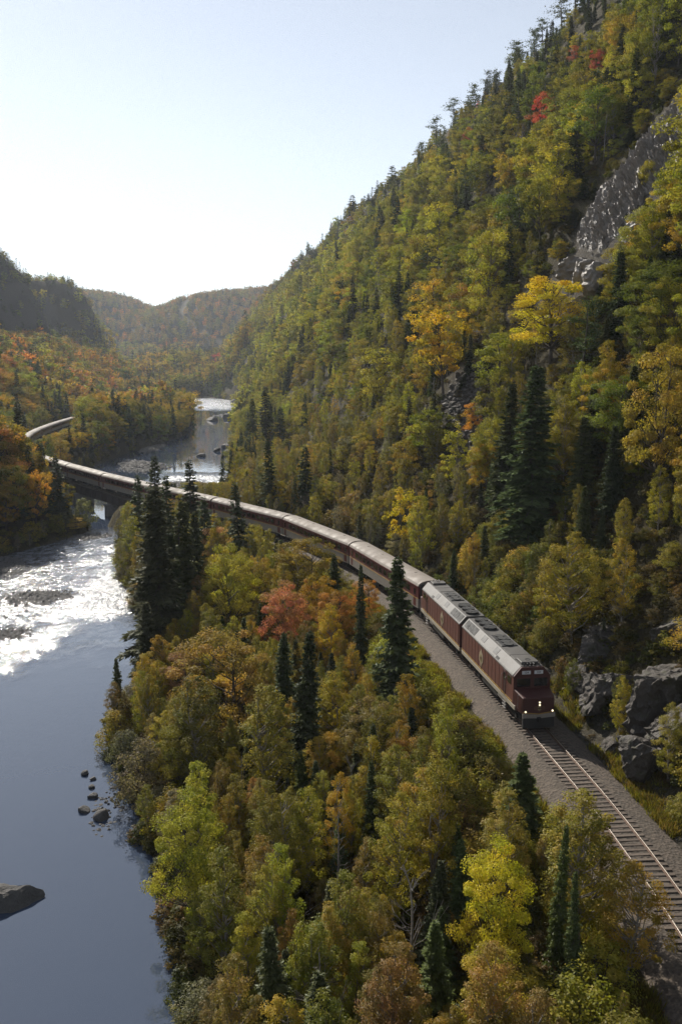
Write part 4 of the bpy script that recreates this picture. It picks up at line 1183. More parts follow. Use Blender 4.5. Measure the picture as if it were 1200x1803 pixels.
def in_face(x, y, grow=0.0):
    inside = np.ones(np.shape(x), bool)
    for a, b in zip(FACE, FACE[1:]+FACE[:1]):
        d = (b-a)/np.linalg.norm(b-a); inside &= ((x-a[0])*-d[1]+(y-a[1])*d[0]) > -grow
    return inside

# ------------------------------------------------------------------ the forest
TINT = {'olive': (0.198, 0.172, 0.031), 'gold': (0.295, 0.222, 0.033), 'yellow': (0.420, 0.320, 0.026), 'lime': (0.272, 0.256, 0.034), 'green': (0.132, 0.148, 0.026),
        'orange': (0.400, 0.195, 0.045), 'amber': (0.390, 0.245, 0.030), 'rust': (0.275, 0.180, 0.042), 'red': (0.370, 0.180, 0.095), 'scarlet': (0.380, 0.095, 0.060),
        'pink': (0.400, 0.230, 0.120), 'grey': (0.175, 0.160, 0.090), 'brown': (0.210, 0.152, 0.046), 'spruce': (0.078, 0.090, 0.036), 'young': (0.092, 0.120, 0.036), 'pine': (0.078, 0.094, 0.036), 'dead': (0.2, 0.18, 0.16)}
WORDS = {'olive': 'olive', 'gold': 'golden', 'yellow': 'bright yellow', 'lime': 'yellow green', 'green': 'green', 'orange': 'orange', 'amber': 'amber', 'rust': 'russet', 'red': 'dusky red', 'scarlet': 'bright red',
         'pink': 'pinkish', 'grey': 'grey green', 'brown': 'brownish', 'spruce': 'dark', 'young': 'mid green', 'pine': 'dark', 'dead': 'bare'}
LANDMARKS = [
    ('spruce', -20.3, 98.3, 22.3, 4.4, 'spruce', 'tallest dark spruce, standing on the bank beside the glittering rapid'),
    ('spruce', -20.2, 91.4, 10.1, 2.2, 'spruce', 'shorter dark spruce leaning out over the edge of the calm water'),
    ('spruce', -19.8, 108.6, 17.8, 3.6, 'spruce', 'dark spruce just behind the tallest one by the rapid'),
    ('spruce', -32.3, 152.4, 18.1, 3.2, 'spruce', 'dark spruce hiding the bridge end, behind the tallest one'),
    ('spruce', -25.5, 155.1, 15.8, 3.0, 'spruce', 'pointed spruce in front of the pale gravel bar upstream'),
    ('spruce', -27.0, 140.7, 15.9, 2.7, 'spruce', 'dark spruce between the bridge end and the tallest spruce'),
    ('spruce', -15.1, 134.9, 14.3, 2.6, 'spruce', 'lone dark spruce rising in front of the fourth coach'),
    ('maple', -13.2, 104.3, 11.6, 3.8, 'lime', 'round yellow green maple below the lone dark spruce'),
    ('maple', -18.6, 135.3, 7.7, 3.0, 'pink', 'pinkish orange maple top left of the lone dark spruce'),
    ('maple', -6.3, 94.8, 8.4, 3.2, 'red', 'dusky red maple in the middle of the orange trees'),
    ('maple', -0.5, 94.9, 7.1, 2.8, 'orange', 'orange red maple below the second coach'),
    ('birch', -1.3, 87.8, 7.6, 1.8, 'yellow', 'bright yellow birch beside the orange red maple'),
    ('maple', -4.0, 112.6, 9.4, 4.9, 'gold', 'broad golden green maple under the third coach'),
    ('maple', 3.1, 103.2, 5.6, 1.9, 'orange', 'small orange maple peeking between two slim spruces'),
    ('spruce', 1.8, 82.8, 12.5, 1.0, 'spruce', 'slim nearly black spruce before the second coach'),
    ('spruce', 4.6, 71.7, 15.1, 2.6, 'spruce', 'dense dark spruce covering the rear end of the first coach'),
    ('spruce', -2.9, 63.4, 12.8, 1.8, 'spruce', 'dark spruce in the middle of the russet birches'),
    ('maple', -9.4, 72.9, 10.5, 4.4, 'rust', 'broad russet crown bulging over the river bank'),
    ('birch', -10.6, 65.2, 10.2, 2.5, 'olive', 'olive gold birch at the river edge under the russet crown'),
    ('birch', -5.3, 61.3, 10.0, 2.6, 'olive', 'dense olive birch behind the yellow green bank maple'),
    ('birch', -0.4, 68.5, 7.6, 1.9, 'lime', 'light green birch below the bright yellow birch'),
    ('maple', -9.1, 50.4, 8.5, 2.6, 'lime', 'yellow green maple overhanging the calm water'),
    ('shrub', -15.4, 67.5, 5.0, 2.4, 'grey', 'grey green willow bush at the point of the bank'),
    ('shrub', -18.4, 74.0, 3.2, 1.7, 'grey', 'small grey willow bush touching the calm water'),
    ('spruce', 11.3, 53.6, 6.1, 1.7, 'young', 'young green spruce standing beside the ballast'),
    ('maple', 7.4, 40.8, 7.7, 2.1, 'yellow', 'bright yellow maple among birches near the track'),
    ('birch', 4.9, 47.3, 9.7, 1.9, 'olive', 'tall olive birch between dark spruces and the yellow maple'),
    ('birch', 2.8, 46.2, 8.6, 1.7, 'gold', 'golden birch next to the tall olive birch'),
    ('birch', 12.2, 42.6, 8.8, 2.5, 'olive', 'olive birch brushing the near rail'),
    ('spruce', 10.6, 41.3, 8.1, 0.7, 'young', 'thin spruce tip poking out of the olive birch'),
    ('spruce', 10.9, 38.9, 7.2, 0.6, 'young', 'second thin spruce tip beside the olive birch'),
    ('snag', -0.3, 49.7, 5.7, 1.0, 'dead', 'bare grey dead tree among the birches'),
    ('spruce', 2.0, 53.4, 6.9, 0.9, 'spruce', 'narrow dark spruce below the dense dark one'),
    ('spruce', 4.4, 38.2, 6.1, 1.2, 'young', 'young spruce at the lower frame edge'),
    ('spruce', -13.5, 172.3, 14.8, 2.5, 'spruce', 'dark spruce behind the third coach, nearer the river'),
    ('spruce', -6.9, 172.0, 11.7, 2.8, 'spruce', 'dark open spruce on the scrub slope behind the third coach'),
    ('spruce', -26.7, 323.3, 24.1, 5.3, 'spruce', 'tall spruce in the clump by the far bank of the pool'),
    ('spruce', -32.7, 337.2, 21.0, 4.2, 'spruce', 'spruce at the river edge of the pool clump'),
    ('spruce', -32.2, 245.9, 10.5, 1.5, 'spruce', 'very thin spruce against the bright upstream pool'),
    ('spruce', -21.5, 317.4, 15.9, 4.0, 'spruce', 'outer spruce of the pool clump, on the hill side'),
    ('maple', 18.7, 167.7, 16.1, 6.5, 'yellow', 'big golden yellow maple halfway up the hill'),
    ('maple', 22.1, 217.7, 12.7, 6.4, 'amber', 'amber topped maple above the big golden one'),
    ('maple', 26.0, 197.1, 10.0, 3.6, 'orange', 'orange maple touching the amber topped one'),
    ('maple', 30.6, 134.8, 12.2, 7.2, 'yellow', 'wide flat topped yellow maple below the wet rock face'),
    ('pine', 31.2, 119.8, 13.1, 3.5, 'pine', 'dark leaning pine in front of the flat topped yellow maple'),
    ('spruce', 22.8, 108.1, 21.1, 5.0, 'spruce', 'largest dark spruce on the hillside above the second locomotive'),
    ('spruce', 21.8, 119.5, 17.4, 3.1, 'spruce', 'dark spruce on the river side of the largest hillside spruce'),
    ('spruce', 26.9, 100.7, 10.9, 2.3, 'spruce', 'dark spruce beneath the leaning pine'),
    ('spruce', 28.4, 94.8, 9.6, 1.8, 'spruce', 'dark spruce beneath the bright green maple'),
    ('maple', 30.6, 100.8, 8.7, 4.0, 'green', 'bright green round maple on the hillside'),
    ('maple', 8.5, 221.2, 15.0, 6.6, 'lime', 'olive lime maple with an open crown above the scree'),
    ('maple', 27.8, 177.1, 15.8, 5.4, 'lime', 'sunlit yellow green maple at the shade edge of the wet rock face'),
    ('maple', 27.1, 259.5, 16.4, 6.8, 'lime', 'sunlit yellow green maple high on the hill'),
    ('maple', 52.1, 250.6, 9.3, 3.6, 'scarlet', 'bright red maple high on the hill under the ridge'),
    ('maple', 58.5, 222.8, 7.0, 2.4, 'scarlet', 'small bright red maple near the ridge top'),
    ('maple', 47.2, 356.8, 8.5, 2.8, 'scarlet', 'little red maple on the ridge line'),
    ('maple', 64.6, 268.1, 5.2, 2.4, 'scarlet', 'tiny red maple by the ridge pines'),
    ('maple', 39.7, 390.6, 6.3, 3.5, 'scarlet', 'low red maple beneath the crooked ridge pine'),
    ('birch', 21.5, 82.0, 10.9, 3.0, 'gold', 'golden birch clump just above the leading locomotive'),
    ('birch', 25.1, 78.9, 8.2, 1.7, 'gold', 'narrow golden birch above the flat rock slab'),
    ('birch', 20.1, 87.1, 7.3, 1.7, 'gold', 'small golden birch beside the roof of the leading locomotive'),
    ('maple', 9.2, 136.4, 9.3, 3.1, 'yellow', 'bright yellow maple behind the first coach'),
    ('birch', 11.5, 126.8, 10.1, 2.5, 'lime', 'yellow green birch behind the first coach'),
    ('birch', 16.0, 121.7, 6.9, 1.9, 'lime', 'yellow green birch above the second locomotive'),
    ('maple', 31.2, 89.6, 15.0, 4.2, 'rust', 'huge olive rust crown at the hill side of the frame'),
    ('maple', 36.2, 101.3, 9.1, 3.0, 'lime', 'yellow green maple above the huge rust crown'),
    ('pine', 48.2, 485.4, 5.0, 5.2, 'pine', 'crooked bare stemmed pine standing clear of the ridge'),
    ('pine', 72.8, 349.5, 5.0, 4.1, 'pine', 'dark pine on the ridge, tallest against the sky'),
    ('pine', 68.2, 372.0, 5.0, 4.6, 'pine', 'wide dark pine on the ridge below the tallest'),
    ('pine', 59.5, 393.6, 5.0, 3.0, 'pine', 'small dark pine lower down the ridge'),
    ('pine', 74.7, 329.5, 5.0, 4.0, 'pine', 'flagged pine on the ridge near the top of the picture'),
    ('maple', 21.7, 149.7, 5.0, 2.1, 'amber', 'small amber bush maple on the open slope'),
    ('maple', -60.5, 178.0, 11.5, 3.2, 'amber', 'amber maple on the far bank by the bridge'),
    ('maple', -64.5, 172.5, 8.8, 3.2, 'gold', 'golden maple on the far bank near the frame edge'),
    ('shrub', -55.5, 192.5, 6.5, 2.7, 'grey', 'pale grey green bush at the bridge abutment'),
    ('spruce', -59.5, 190.0, 13.5, 2.6, 'spruce', 'dark spruce on the far bank by the bridge end'),
    ('spruce', -65.0, 190.0, 14.0, 2.6, 'spruce', 'dark spruce behind the amber maple on the far bank'),
    ('maple', -94.7, 307.1, 6.4, 4.0, 'yellow', 'yellow maple just behind the coaches on the far bank'),
    ('birch', -89.0, 343.2, 10.4, 3.7, 'gold', 'golden birch above the sixth coach'),
    ('maple', -82.7, 495.0, 19.9, 9.3, 'gold', 'golden maple leaning over the upstream pool'),
    ('maple', -155.6, 1156.0, 20.0, 8.0, 'scarlet', 'red maple at the foot of the far end of the hill'),
    ('birch', 21.7, 67.4, 5.0, 0.9, 'lime', 'slender green birch growing in front of the grey rocks'),
    ('spruce', -20.0, 102.5, 15.6, 2.8, 'spruce', 'lower dark spruce in front of the second rapid spruce'),
    ('spruce', -19.8, 117.4, 14.2, 2.8, 'spruce', 'dark spruce on the track side of the tallest bank spruce'),
    ('spruce', -21.2, 137.8, 12.3, 2.7, 'spruce', 'dark spruce left of the lone one before the coaches'),
    ('spruce', -35.8, 158.9, 14.3, 2.6, 'spruce', 'dark spruce nearest the bridge on the near bank'),
    ('maple', -2.6, 99.5, 7.8, 2.7, 'amber', 'amber maple between dusky red and orange red maples'),
    ('maple', -10.0, 112.0, 7.8, 2.9, 'gold', 'golden maple beside the round yellow green one'),
    ('maple', -15.1, 82.4, 6.3, 2.3, 'pink', 'low pinkish bush maple at the foot of the tallest spruces'),
    ('spruce', -0.7, 73.6, 7.1, 1.1, 'spruce', 'small dark spruce below the bright yellow birch'),
    ('spruce', 6.6, 45.8, 5.5, 1.1, 'young', 'mid green spruce between olive birches near the frame foot'),
    ('spruce', 31.2, 97.8, 9.7, 1.8, 'spruce', 'dark spruce behind the bright green maple'),
    ('spruce', 16.1, 263.4, 12.6, 3.2, 'spruce', 'dark spruce on the hill left of the golden maples'),
    ('pine', 54.0, 455.4, 5.0, 4.6, 'pine', 'ridge pine between the crooked pine and the small one'),
    ('pine', 76.7, 319.5, 5.0, 4.1, 'pine', 'high ridge pine cut by the top of the frame'),
    ('pine', 71.0, 355.4, 5.0, 3.1, 'pine', 'slim ridge pine beside the tallest ridge pine'),
    ('pine', 30.0, 557.1, 5.0, 5.7, 'pine', 'low dark ridge pine nearer the valley'),
    ('pine', 8.6, 714.9, 5.0, 6.5, 'pine', 'small dark ridge pine far down the ridge'),
    ('birch', 13.6, 45.3, 6.0, 1.6, 'olive', 'lower olive birch leaning over the ends of the ties'),
    ('birch', 13.9, 40.2, 6.4, 1.7, 'gold', 'golden birch nearest the rails at the frame foot'),
    ('birch', 9.2, 46.5, 7.6, 1.7, 'olive', 'olive birch between the yellow maple and the young spruce'),
    ('shrub', 13.6, 52.6, 2.6, 1.7, 'lime', 'low yellow green bush against the ballast beside the ties'),
]
SHORT = ['tallest spruce on the bank', 'short spruce leaning over calm water', 'second spruce by the rapid', 'spruce at the bridge end', 'spruce before the upstream gravel bar', 'spruce between bridge and tallest spruce',
         'lone spruce before the fourth coach', 'round yellow green bank maple', 'pinkish orange maple', 'dusky red maple', 'orange red maple', 'bright yellow bank birch', 'golden green maple under the third coach',
         'small orange maple', 'slim black spruce', 'dense dark spruce covering the first coach', 'spruce among the russet birches', 'broad russet crown', 'olive gold birch at the river edge', 'dense olive bank birch', 'light green birch',
         'yellow green maple overhanging the water', 'grey willow bush at the point', 'small grey willow bush', 'young spruce beside the ballast', 'bright yellow maple near the track', 'tall olive birch', 'golden birch by the tall olive one',
         'olive birch brushing the rail', 'thin spruce tip', 'second thin spruce tip', 'bare grey dead tree', 'narrow dark spruce', 'young spruce at the lower edge', 'spruce behind the third coach', 'open spruce on the scrub slope',
         'tall spruce by the pool', 'spruce at the pool edge', 'very thin spruce', 'outer pool spruce', 'big golden maple on the hill', 'amber topped maple', 'orange hill maple', 'flat topped yellow maple', 'dark leaning pine',
         'largest hillside spruce', 'riverside companion of the largest spruce', 'spruce under the leaning pine', 'spruce under the green maple', 'bright green hill maple', 'open olive maple above the scree', 'sunlit maple by the wet cliff',
         'sunlit maple high on the hill', 'red maple under the ridge', 'small red maple near the ridge', 'little red ridge maple', 'tiny red ridge maple', 'low red maple', 'golden birch clump above the locomotive', 'narrow golden birch above the slab',
         'small golden birch by the locomotive', 'yellow maple behind the first coach', 'yellow green birch behind the coach', 'yellow green birch above the locomotive', 'huge olive rust crown', 'yellow green maple above the rust crown',
         'crooked ridge pine', 'tallest ridge pine', 'wide ridge pine', 'small ridge pine', 'flagged ridge pine', 'small amber maple on the slope', 'amber maple by the bridge', 'golden maple on the far bank', 'grey green bush at the abutment',
         'spruce at the far bridge end', 'spruce behind the amber maple', 'yellow maple behind the coaches', 'golden birch above the sixth coach', 'golden maple over the pool', 'red maple at the hill foot', 'green birch before the rocks',
         'lower spruce by the rapid', 'spruce beside the tallest bank spruce', 'spruce left of the lone one', 'spruce nearest the bridge', 'amber bank maple', 'golden bank maple', 'low pinkish bush maple', 'small spruce below the yellow birch',
         'mid green spruce between birches', 'spruce behind the green maple', 'hill spruce by the golden maples', 'middle ridge pine', 'topmost ridge pine', 'slim ridge pine', 'low ridge pine', 'farthest small ridge pine', 'olive birch leaning over the ties', 'golden birch nearest the rails', 'olive birch by the young spruce', 'low bush against the ballast']
LMOK = [True]*len(LANDMARKS)
RNG = np.random.default_rng(2024)

# coarse height map for quick sight checks
_gx = np.arange(-1400, 900, 5.0); _gy = np.arange(0, 2400, 5.0)
_GX, _GY = np.meshgrid(_gx, _gy); _GZ = height(_GX, _GY)
def hmap(x, y):
    i = np.clip(((y-_gy[0])/5+0.5).astype(int), 0, len(_gy)-1); j = np.clip(((x-_gx[0])/5+0.5).astype(int), 0, len(_gx)-1)
    return _GZ[i, j]
def hidden(x, y, z, margin):
    t = np.linspace(0.12, 0.985, 60)[None]
    px, py, pz = x[:, None]*t, y[:, None]*t, CAM_H+(z[:, None]-CAM_H)*t
    return (hmap(px, py) > pz+margin).any(1)
ct, st_ = math.cos(PITCH), math.sin(PITCH)
def project(x, y, z):
    z = z-CAM_H; fw = y*ct-z*st_; up = y*st_+z*ct
    return 600+1600*x/fw, 901.5-1600*up/fw, fw

def pick(r, opts):
    k = [o[0] for o in opts]; p = np.array([o[1] for o in opts], float); return k[int(np.searchsorted(np.cumsum(p/p.sum()), r))]

T_SP, T_X, T_Y, T_Z, T_H, T_R, T_TINT, T_ZONE, T_LAB = [], [], [], [], [], [], [], [], []
def put(sp, x, y, z, h, r, tint, zone, lab=None):
    T_SP.append(sp); T_X.append(x); T_Y.append(y); T_Z.append(z); T_H.append(h); T_R.append(r); T_TINT.append(tint); T_ZONE.append(zone); T_LAB.append(lab)

for sp, x, y, h, r, t, lab in LANDMARKS:
    if sp == 'pine' and y > 200: h = 9.5+(x*7.3) % 4.0
    put(sp, x, y, float(height(x, y)), h, r, t, 'landmark', lab)
LMX = np.array([l[1] for l in LANDMARKS]); LMY = np.array([l[2] for l in LANDMARKS]); LMR = np.array([l[4] for l in LANDMARKS]); LMH = np.array([l[3] for l in LANDMARKS])
_lz = height(LMX, LMY); LPX, LPT, _ = project(LMX, LMY, _lz+LMH); _, LPB, LFW = project(LMX, LMY, _lz)

ZONES = {'bank': 'on the bank between river and track', 'bank_edge': 'at the water edge below the track', 'verge': 'on the verge beside the ballast', 'cut': 'on the cut beside the locomotives',
         'scrub': 'in the scrub just above the coaches', 'low': 'on the lower hillside above the train', 'mid': 'on the steep middle hillside', 'high': 'high on the steep hill near its ridge', 'pool': 'beside the upstream pool',
         'farlow': 'low on the distant end of the hill', 'west': 'on the slope across the river', 'westbank': 'on the far river bank', 'shore': 'at the water edge of the far bank', 'floor': 'on the valley floor beyond the river bend', 'cliff': 'on the dark cliffs across the river', 'far': 'on the far ridge closing the valley'}
MIX = {'bank': ([('birch', .70), ('maple', .06), ('spruce', .13), ('shrub', .11)], (6.5, 10.5)),
       'bank_edge': ([('shrub', .62), ('birch', .36), ('spruce', .02)], (5, 8.5)),
       'verge': ([('shrub', .9), ('birch', .1)], (2.0, 3.5)),
       'cut': ([('birch', .36), ('shrub', .52), ('spruce', .12)], (4, 8)),
       'scrub': ([('birch', .60), ('shrub', .24), ('maple', .08), ('spruce', .08)], (4.5, 8)),
       'low': ([('birch', .38), ('maple', .36), ('spruce', .16), ('shrub', .10)], (5, 12)),
       'mid': ([('maple', .62), ('birch', .13), ('spruce', .18), ('pine', .07)], (5.5, 15)),
       'high': ([('maple', .46), ('spruce', .30), ('pine', .18), ('birch', .06)], (4.5, 10)),
       'pool': ([('spruce', .45), ('birch', .30), ('maple', .25)], (9, 15)),
       'farlow': ([('maple', .70), ('spruce', .20), ('birch', .10)], (9, 14)),
       'west': ([('maple', .78), ('spruce', .16), ('birch', .06)], (10, 18)),
       'westbank': ([('maple', .36), ('spruce', .44), ('birch', .20)], (9, 16)),
       'floor': ([('maple', .48), ('spruce', .52)], (14, 24)),
       'shore': ([('shrub', .7), ('birch', .3)], (3.5, 6)),
       'cliff': ([('spruce', .62), ('maple', .38)], (7, 11)),
       'far': ([('maple', .72), ('spruce', .28)], (10, 15))}
HUES = {'bank': [('olive', .44), ('gold', .31), ('lime', .07), ('rust', .05), ('brown', .13)], 'bank_edge': [('grey', .5), ('olive', .3), ('brown', .2)],
        'verge': [('lime', .4), ('olive', .4), ('brown', .2)], 'cut': [('olive', .5), ('gold', .2), ('green', .3)],
        'scrub': [('olive', .42), ('brown', .26), ('gold', .12), ('grey', .14), ('lime', .06)], 'low': [('olive', .44), ('lime', .24), ('gold', .16), ('green', .13), ('rust', .03)],
        'mid': [('olive', .36), ('lime', .34), ('green', .18), ('gold', .11), ('amber', .01)], 'high': [('olive', .40), ('green', .20), ('lime', .26), ('rust', .05), ('gold', .07), ('scarlet', .02)],
        'pool': [('olive', .45), ('lime', .25), ('gold', .30)], 'farlow': [('lime', .62), ('olive', .24), ('green', .14)],
        'west': [('olive', .18), ('amber', .18), ('gold', .18), ('orange', .16), ('lime', .12), ('green', .12), ('rust', .06)], 'westbank': [('olive', .4), ('gold', .3), ('amber', .15), ('green', .15)],
        'floor': [('olive', .35), ('gold', .25), ('lime', .25), ('amber', .15)], 'shore': [('grey', .3), ('olive', .5), ('gold', .2)], 'cliff': [('olive', .5), ('green', .5)], 'far': [('rust', .34), ('orange', .10), ('brown', .18), ('olive', .22), ('green', .16)]}

def sight_limit(px, fw):
    """lowest tree top allowed (image row) so that open views stay open: far bend, bridge, pool, bare cliff"""
    lim = -1e9
    if 42 < px < 132 and fw < 328+(px-45)*1.55: lim = max(lim, 780-(px-45)*0.40)
    if 85 < px < 252 and fw < 195+(252-px)*0.3: lim = max(lim, 838+(px-85)*0.305)
    if 300 < px < 402 and fw < 330: lim = max(lim, 848)
    if 262 < px <= 300 and fw < 300: lim = max(lim, 828)
    if 1005 < px < 1200 and fw < 134: lim = max(lim, 548-(px-1010)*1.62)
    return lim

def scatter_band(y0, y1, s):
    xm = 0.40*y1+45
    xs = np.arange(-xm, xm, s); ys = np.arange(y0, y1, s)
    X, Y = np.meshgrid(xs, ys); X = X.ravel(); Y = Y.ravel(); n = len(X)
    X = X+RNG.uniform(-0.48, 0.48, n)*s; Y = Y+RNG.uniform(-0.48, 0.48, n)*s
    keep = np.abs(X) < 0.385*Y+38
    X, Y = X[keep], Y[keep]
    Z = height(X, Y); dt = track_d(X, Y); xr = river_r(Y); xl = river_l(Y); xp = X*CA+Y*SA
    e = 1.5
    slope = np.hypot(height(X+e, Y)-height(X-e, Y), height(X, Y+e)-height(X, Y-e))/(2*e)
    dry = ((X > xr+0.4) | (X < xl-0.6) | (Y > 960)) & (Z > water_z(Y)-0.2)
    track_clear = (dt > 4.6) | (dt < -5.4) | (Y > 700)
    br = (Y > 195) & (Y < 250) & (np.abs(dt) < 9)
    ok = dry & track_clear & ~br & ~(in_face(X, Y, -0.6) & (RNG.random(len(X)) < 0.86))
    ok &= cut_mask(X, Y)+5*fbm(X*0.05, Y*0.03, 3, 64) > 6
    ok &= ~((X > 19.5) & (X < 30) & (Y > 56) & (Y < 84) & (RNG.random(len(X)) < 0.78))        # bare rock of the cut
    ok &= ~((scree_mask(X, Y) > 0.45) & (RNG.random(len(X)) < 0.8))
    tops = Z+9
    ok &= ~hidden(X, Y, tops, 14.0)
    idx = np.nonzero(ok)[0]
    nz1 = fbm(X*0.02, Y*0.02, 3, 51); nz2 = fbm(X*0.05+9, Y*0.05, 3, 52)
    R1 = RNG.random((len(X), 6))
    for i in idx:
        x, y, z, d = X[i], Y[i], Z[i], dt[i]
        if x < xl[i] and y < 960:
            zone = 'shore' if (xl[i]-x < 4.5 and y < 420 and R1[i, 5] < 0.8) else 'westbank' if (xl[i]-x < 16 or abs(d) < 14) else 'west'
        elif y < 196 and d < 0:
            zone = 'verge' if d > -10 else ('bank_edge' if x-xr[i] < 2.4 else 'bank')
        elif y > 930 and z < 60 and x < 0: zone = 'floor'
        elif y > 1350: zone = 'far'
        else:
            sp_ = xp[i]-31
            if y < 118 and d < 17: zone = 'cut'
            elif sp_ < 9 and y < 330: zone = 'scrub' if (y < 300 and x-xr[i] > 7) else 'pool'
            elif sp_ < 26 and y < 420: zone = 'low'
            elif z > 104: zone = 'high'
            elif y > 420: zone = 'farlow'
            else: zone = 'mid'
        if zone == 'west' and (z > 72 or slope[i] > 1.15): zone = 'cliff'
        if zone == 'west' and y > 1250: zone = 'far'
        if zone == 'cliff' and slope[i] > 3.0 and R1[i, 5] < 0.3: continue
        if zone in ('mid', 'high', 'low', 'farlow') and R1[i, 4] < 0.16: continue
        mix, (h0, h1) = MIX[zone]
        sp = pick(min(0.999, max(0, R1[i, 0])), mix)
        if zone in ('west', 'floor', 'far', 'farlow', 'mid', 'high') and nz2[i] > 0.28 and R1[i, 1] < 0.7: sp = 'spruce'
        h = (h0+(h1-h0)*R1[i, 2]**1.3)*(1+0.45*nz1[i])
        if zone in ('mid', 'high', 'low', 'scrub', 'bank') and R1[i, 3] < 0.022 and y < 330: put('snag', x, y, z, h*0.9, h*0.2, 'dead', zone); continue
        if sp == 'spruce': h *= 1.12*(0.55+0.65*R1[i, 3]); r = h*(0.15+0.05*R1[i, 4]); tint = 'young' if (R1[i, 5] < 0.25 and h < 9) else 'spruce'
        elif sp == 'pine': h *= 1.15; r = h*0.25; tint = 'pine'
        elif sp == 'birch': r = h*(0.165+0.06*R1[i, 4]); tint = pick(R1[i, 5]*0.999, HUES[zone])
        elif sp == 'shrub': h = 1.4+2.6*R1[i, 2]; r = h*0.62; tint = pick(R1[i, 5]*0.999, HUES[zone])
        else: h *= 0.92; r = h*(0.34+0.10*R1[i, 4]); tint = pick((0.5+0.9*nz1[i]+0.55*(R1[i, 5]-0.5))%0.999 if zone in ('west', 'far') else R1[i, 5]*0.999, HUES[zone])
        if in_face(x, y, -0.6): sp = 'shrub' if R1[i, 1] < 0.6 else sp; h = min(h, 4.5); r = min(r, 1.6)
        if in_face(x, y, 11.0): h = min(h, 3.5); r = min(r, 1.6)
        if s > 5: r = max(r, s*0.42)
        # keep clear of landmark trees, and of the sight lines to track, train and landmarks
        if y < 330:
            if ((LMX-x)**2+(LMY-y)**2 < (0.55*LMR+0.45*r)**2).any(): continue
            a, b, fw = project(x, y, z+h); _, bb, _ = project(x, y, z)
            blk = (LFW > fw+2) & (np.abs(LPX-a) < 0.42*1600*LMR/LFW+0.5*1600*r/fw) & (b < LPT+0.60*(LPB-LPT))
            if blk.any() and R1[i, 4] < 0.93:
                j = np.nonzero(blk)[0]; lim = (LPT+0.72*(LPB-LPT))[j].max()
                hn = h*(bb-lim)/max(1.0, bb-b)
                if hn < 2.2: continue
                r *= max(0.55, hn/h); h = hn
        if y < 480:
            a, b, fw = project(x, y, z+h); _, bb, _ = project(x, y, z); wd = 0.4*1600*r/fw
            lim = max(sight_limit(a, fw), sight_limit(a-wd, fw), sight_limit(a+wd, fw))
            if b < lim:
                hn = h*(bb-lim)/max(1.0, bb-b)
                if hn < 1.8: continue
                r *= max(0.55, hn/h); h = hn
        if y < 182 and d < 0 and x > xr[i]:
            zt = 0.0 if y < 96 else 2.3
            for _ in range(8):
                tt = (CAM_H-zt)/(CAM_H-(z+h)) if z+h < CAM_H-1 else 99
                qx, qy = (x+r*0.55)*tt, y*tt
                dd = track_d(qx, qy)
                if tt <= 1 or qy > 185 or dd < (-3.0 if y < 96 else -1.4): break
                h *= 0.86; r *= 0.90
            if h < 1.6: continue
        put(sp, x, y, z, h, r, tint, zone)

for y0, y1, s in ((16, 70, 1.95), (70, 118, 2.3), (118, 200, 2.9), (200, 330, 3.6), (330, 620, 5.0), (620, 1000, 7.0), (1000, 1500, 8.5), (1500, 2250, 11.0)):
    scatter_band(y0, y1, s)

TX, TY, TZ, TH, TR = (np.array(a, float) for a in (T_X, T_Y, T_Z, T_H, T_R)); N_T = len(TX)
# which trees show largest: paint far to near into a small id buffer
_px, _pt, _fw = project(TX, TY, TZ+TH); _, _pb, _ = project(TX, TY, TZ)
buf = np.full((902, 600), -1, np.int32)
hw = np.maximum(0.5, 0.5*1600*TR/_fw)
for i in np.argsort(-_fw):
    if T_SP[i] in ('spruce', 'pine'):
        y0, y1 = _pt[i]/2, _pb[i]/2
        for f0, f1, w in ((0.05, 0.35, 0.3), (0.35, 0.65, 0.6), (0.65, 1.0, 0.9)):
            a, b = int(max(0, y0+(y1-y0)*f0)), int(min(902, y0+(y1-y0)*f1+1)); c, e = int(max(0, _px[i]/2-hw[i]*w)), int(min(600, _px[i]/2+hw[i]*w+1))
            if a < b and c < e: buf[a:b, c:e] = i
    else:
        a, b = int(max(0, _pt[i]/2+0.06*(_pb[i]-_pt[i])/2)), int(min(902, _pb[i]/2)); c, e = int(max(0, _px[i]/2-hw[i]*0.85)), int(min(600, _px[i]/2+hw[i]*0.85+1))
        if a < b and c < e: buf[a:b, c:e] = i
seen = np.bincount(buf[buf >= 0], minlength=N_T)

NAME = {'birch': 'birch_tree', 'maple': 'maple_tree', 'spruce': 'spruce_tree', 'pine': 'pine_tree', 'shrub': 'bush', 'snag': 'dead_tree'}
CAT = {'birch': 'tree', 'maple': 'tree', 'spruce': 'tree', 'pine': 'tree', 'shrub': 'bush', 'snag': 'tree'}
WORD = {'birch': 'birch', 'maple': 'maple', 'spruce': 'spruce', 'pine': 'pine', 'shrub': 'bush', 'snag': 'grey dead tree'}
SIZE = {'birch': (6, 8.5), 'maple': (7, 10), 'spruce': (7, 11), 'pine': (9, 12), 'shrub': (2.2, 3.2), 'snag': (6, 9)}
LIMIT = {'birch': 285, 'maple': 285, 'spruce': 285, 'pine': 120, 'shrub': 230}
single = np.zeros(N_T, bool)
for spn, lim in LIMIT.items():
    ids = [i for i in range(N_T) if T_SP[i] == spn and (seen[i] > 10 or T_LAB[i])]
    ids.sort(key=lambda i: -(seen[i]+(1e6 if T_LAB[i] else 0)))
    single[ids[:lim]] = True

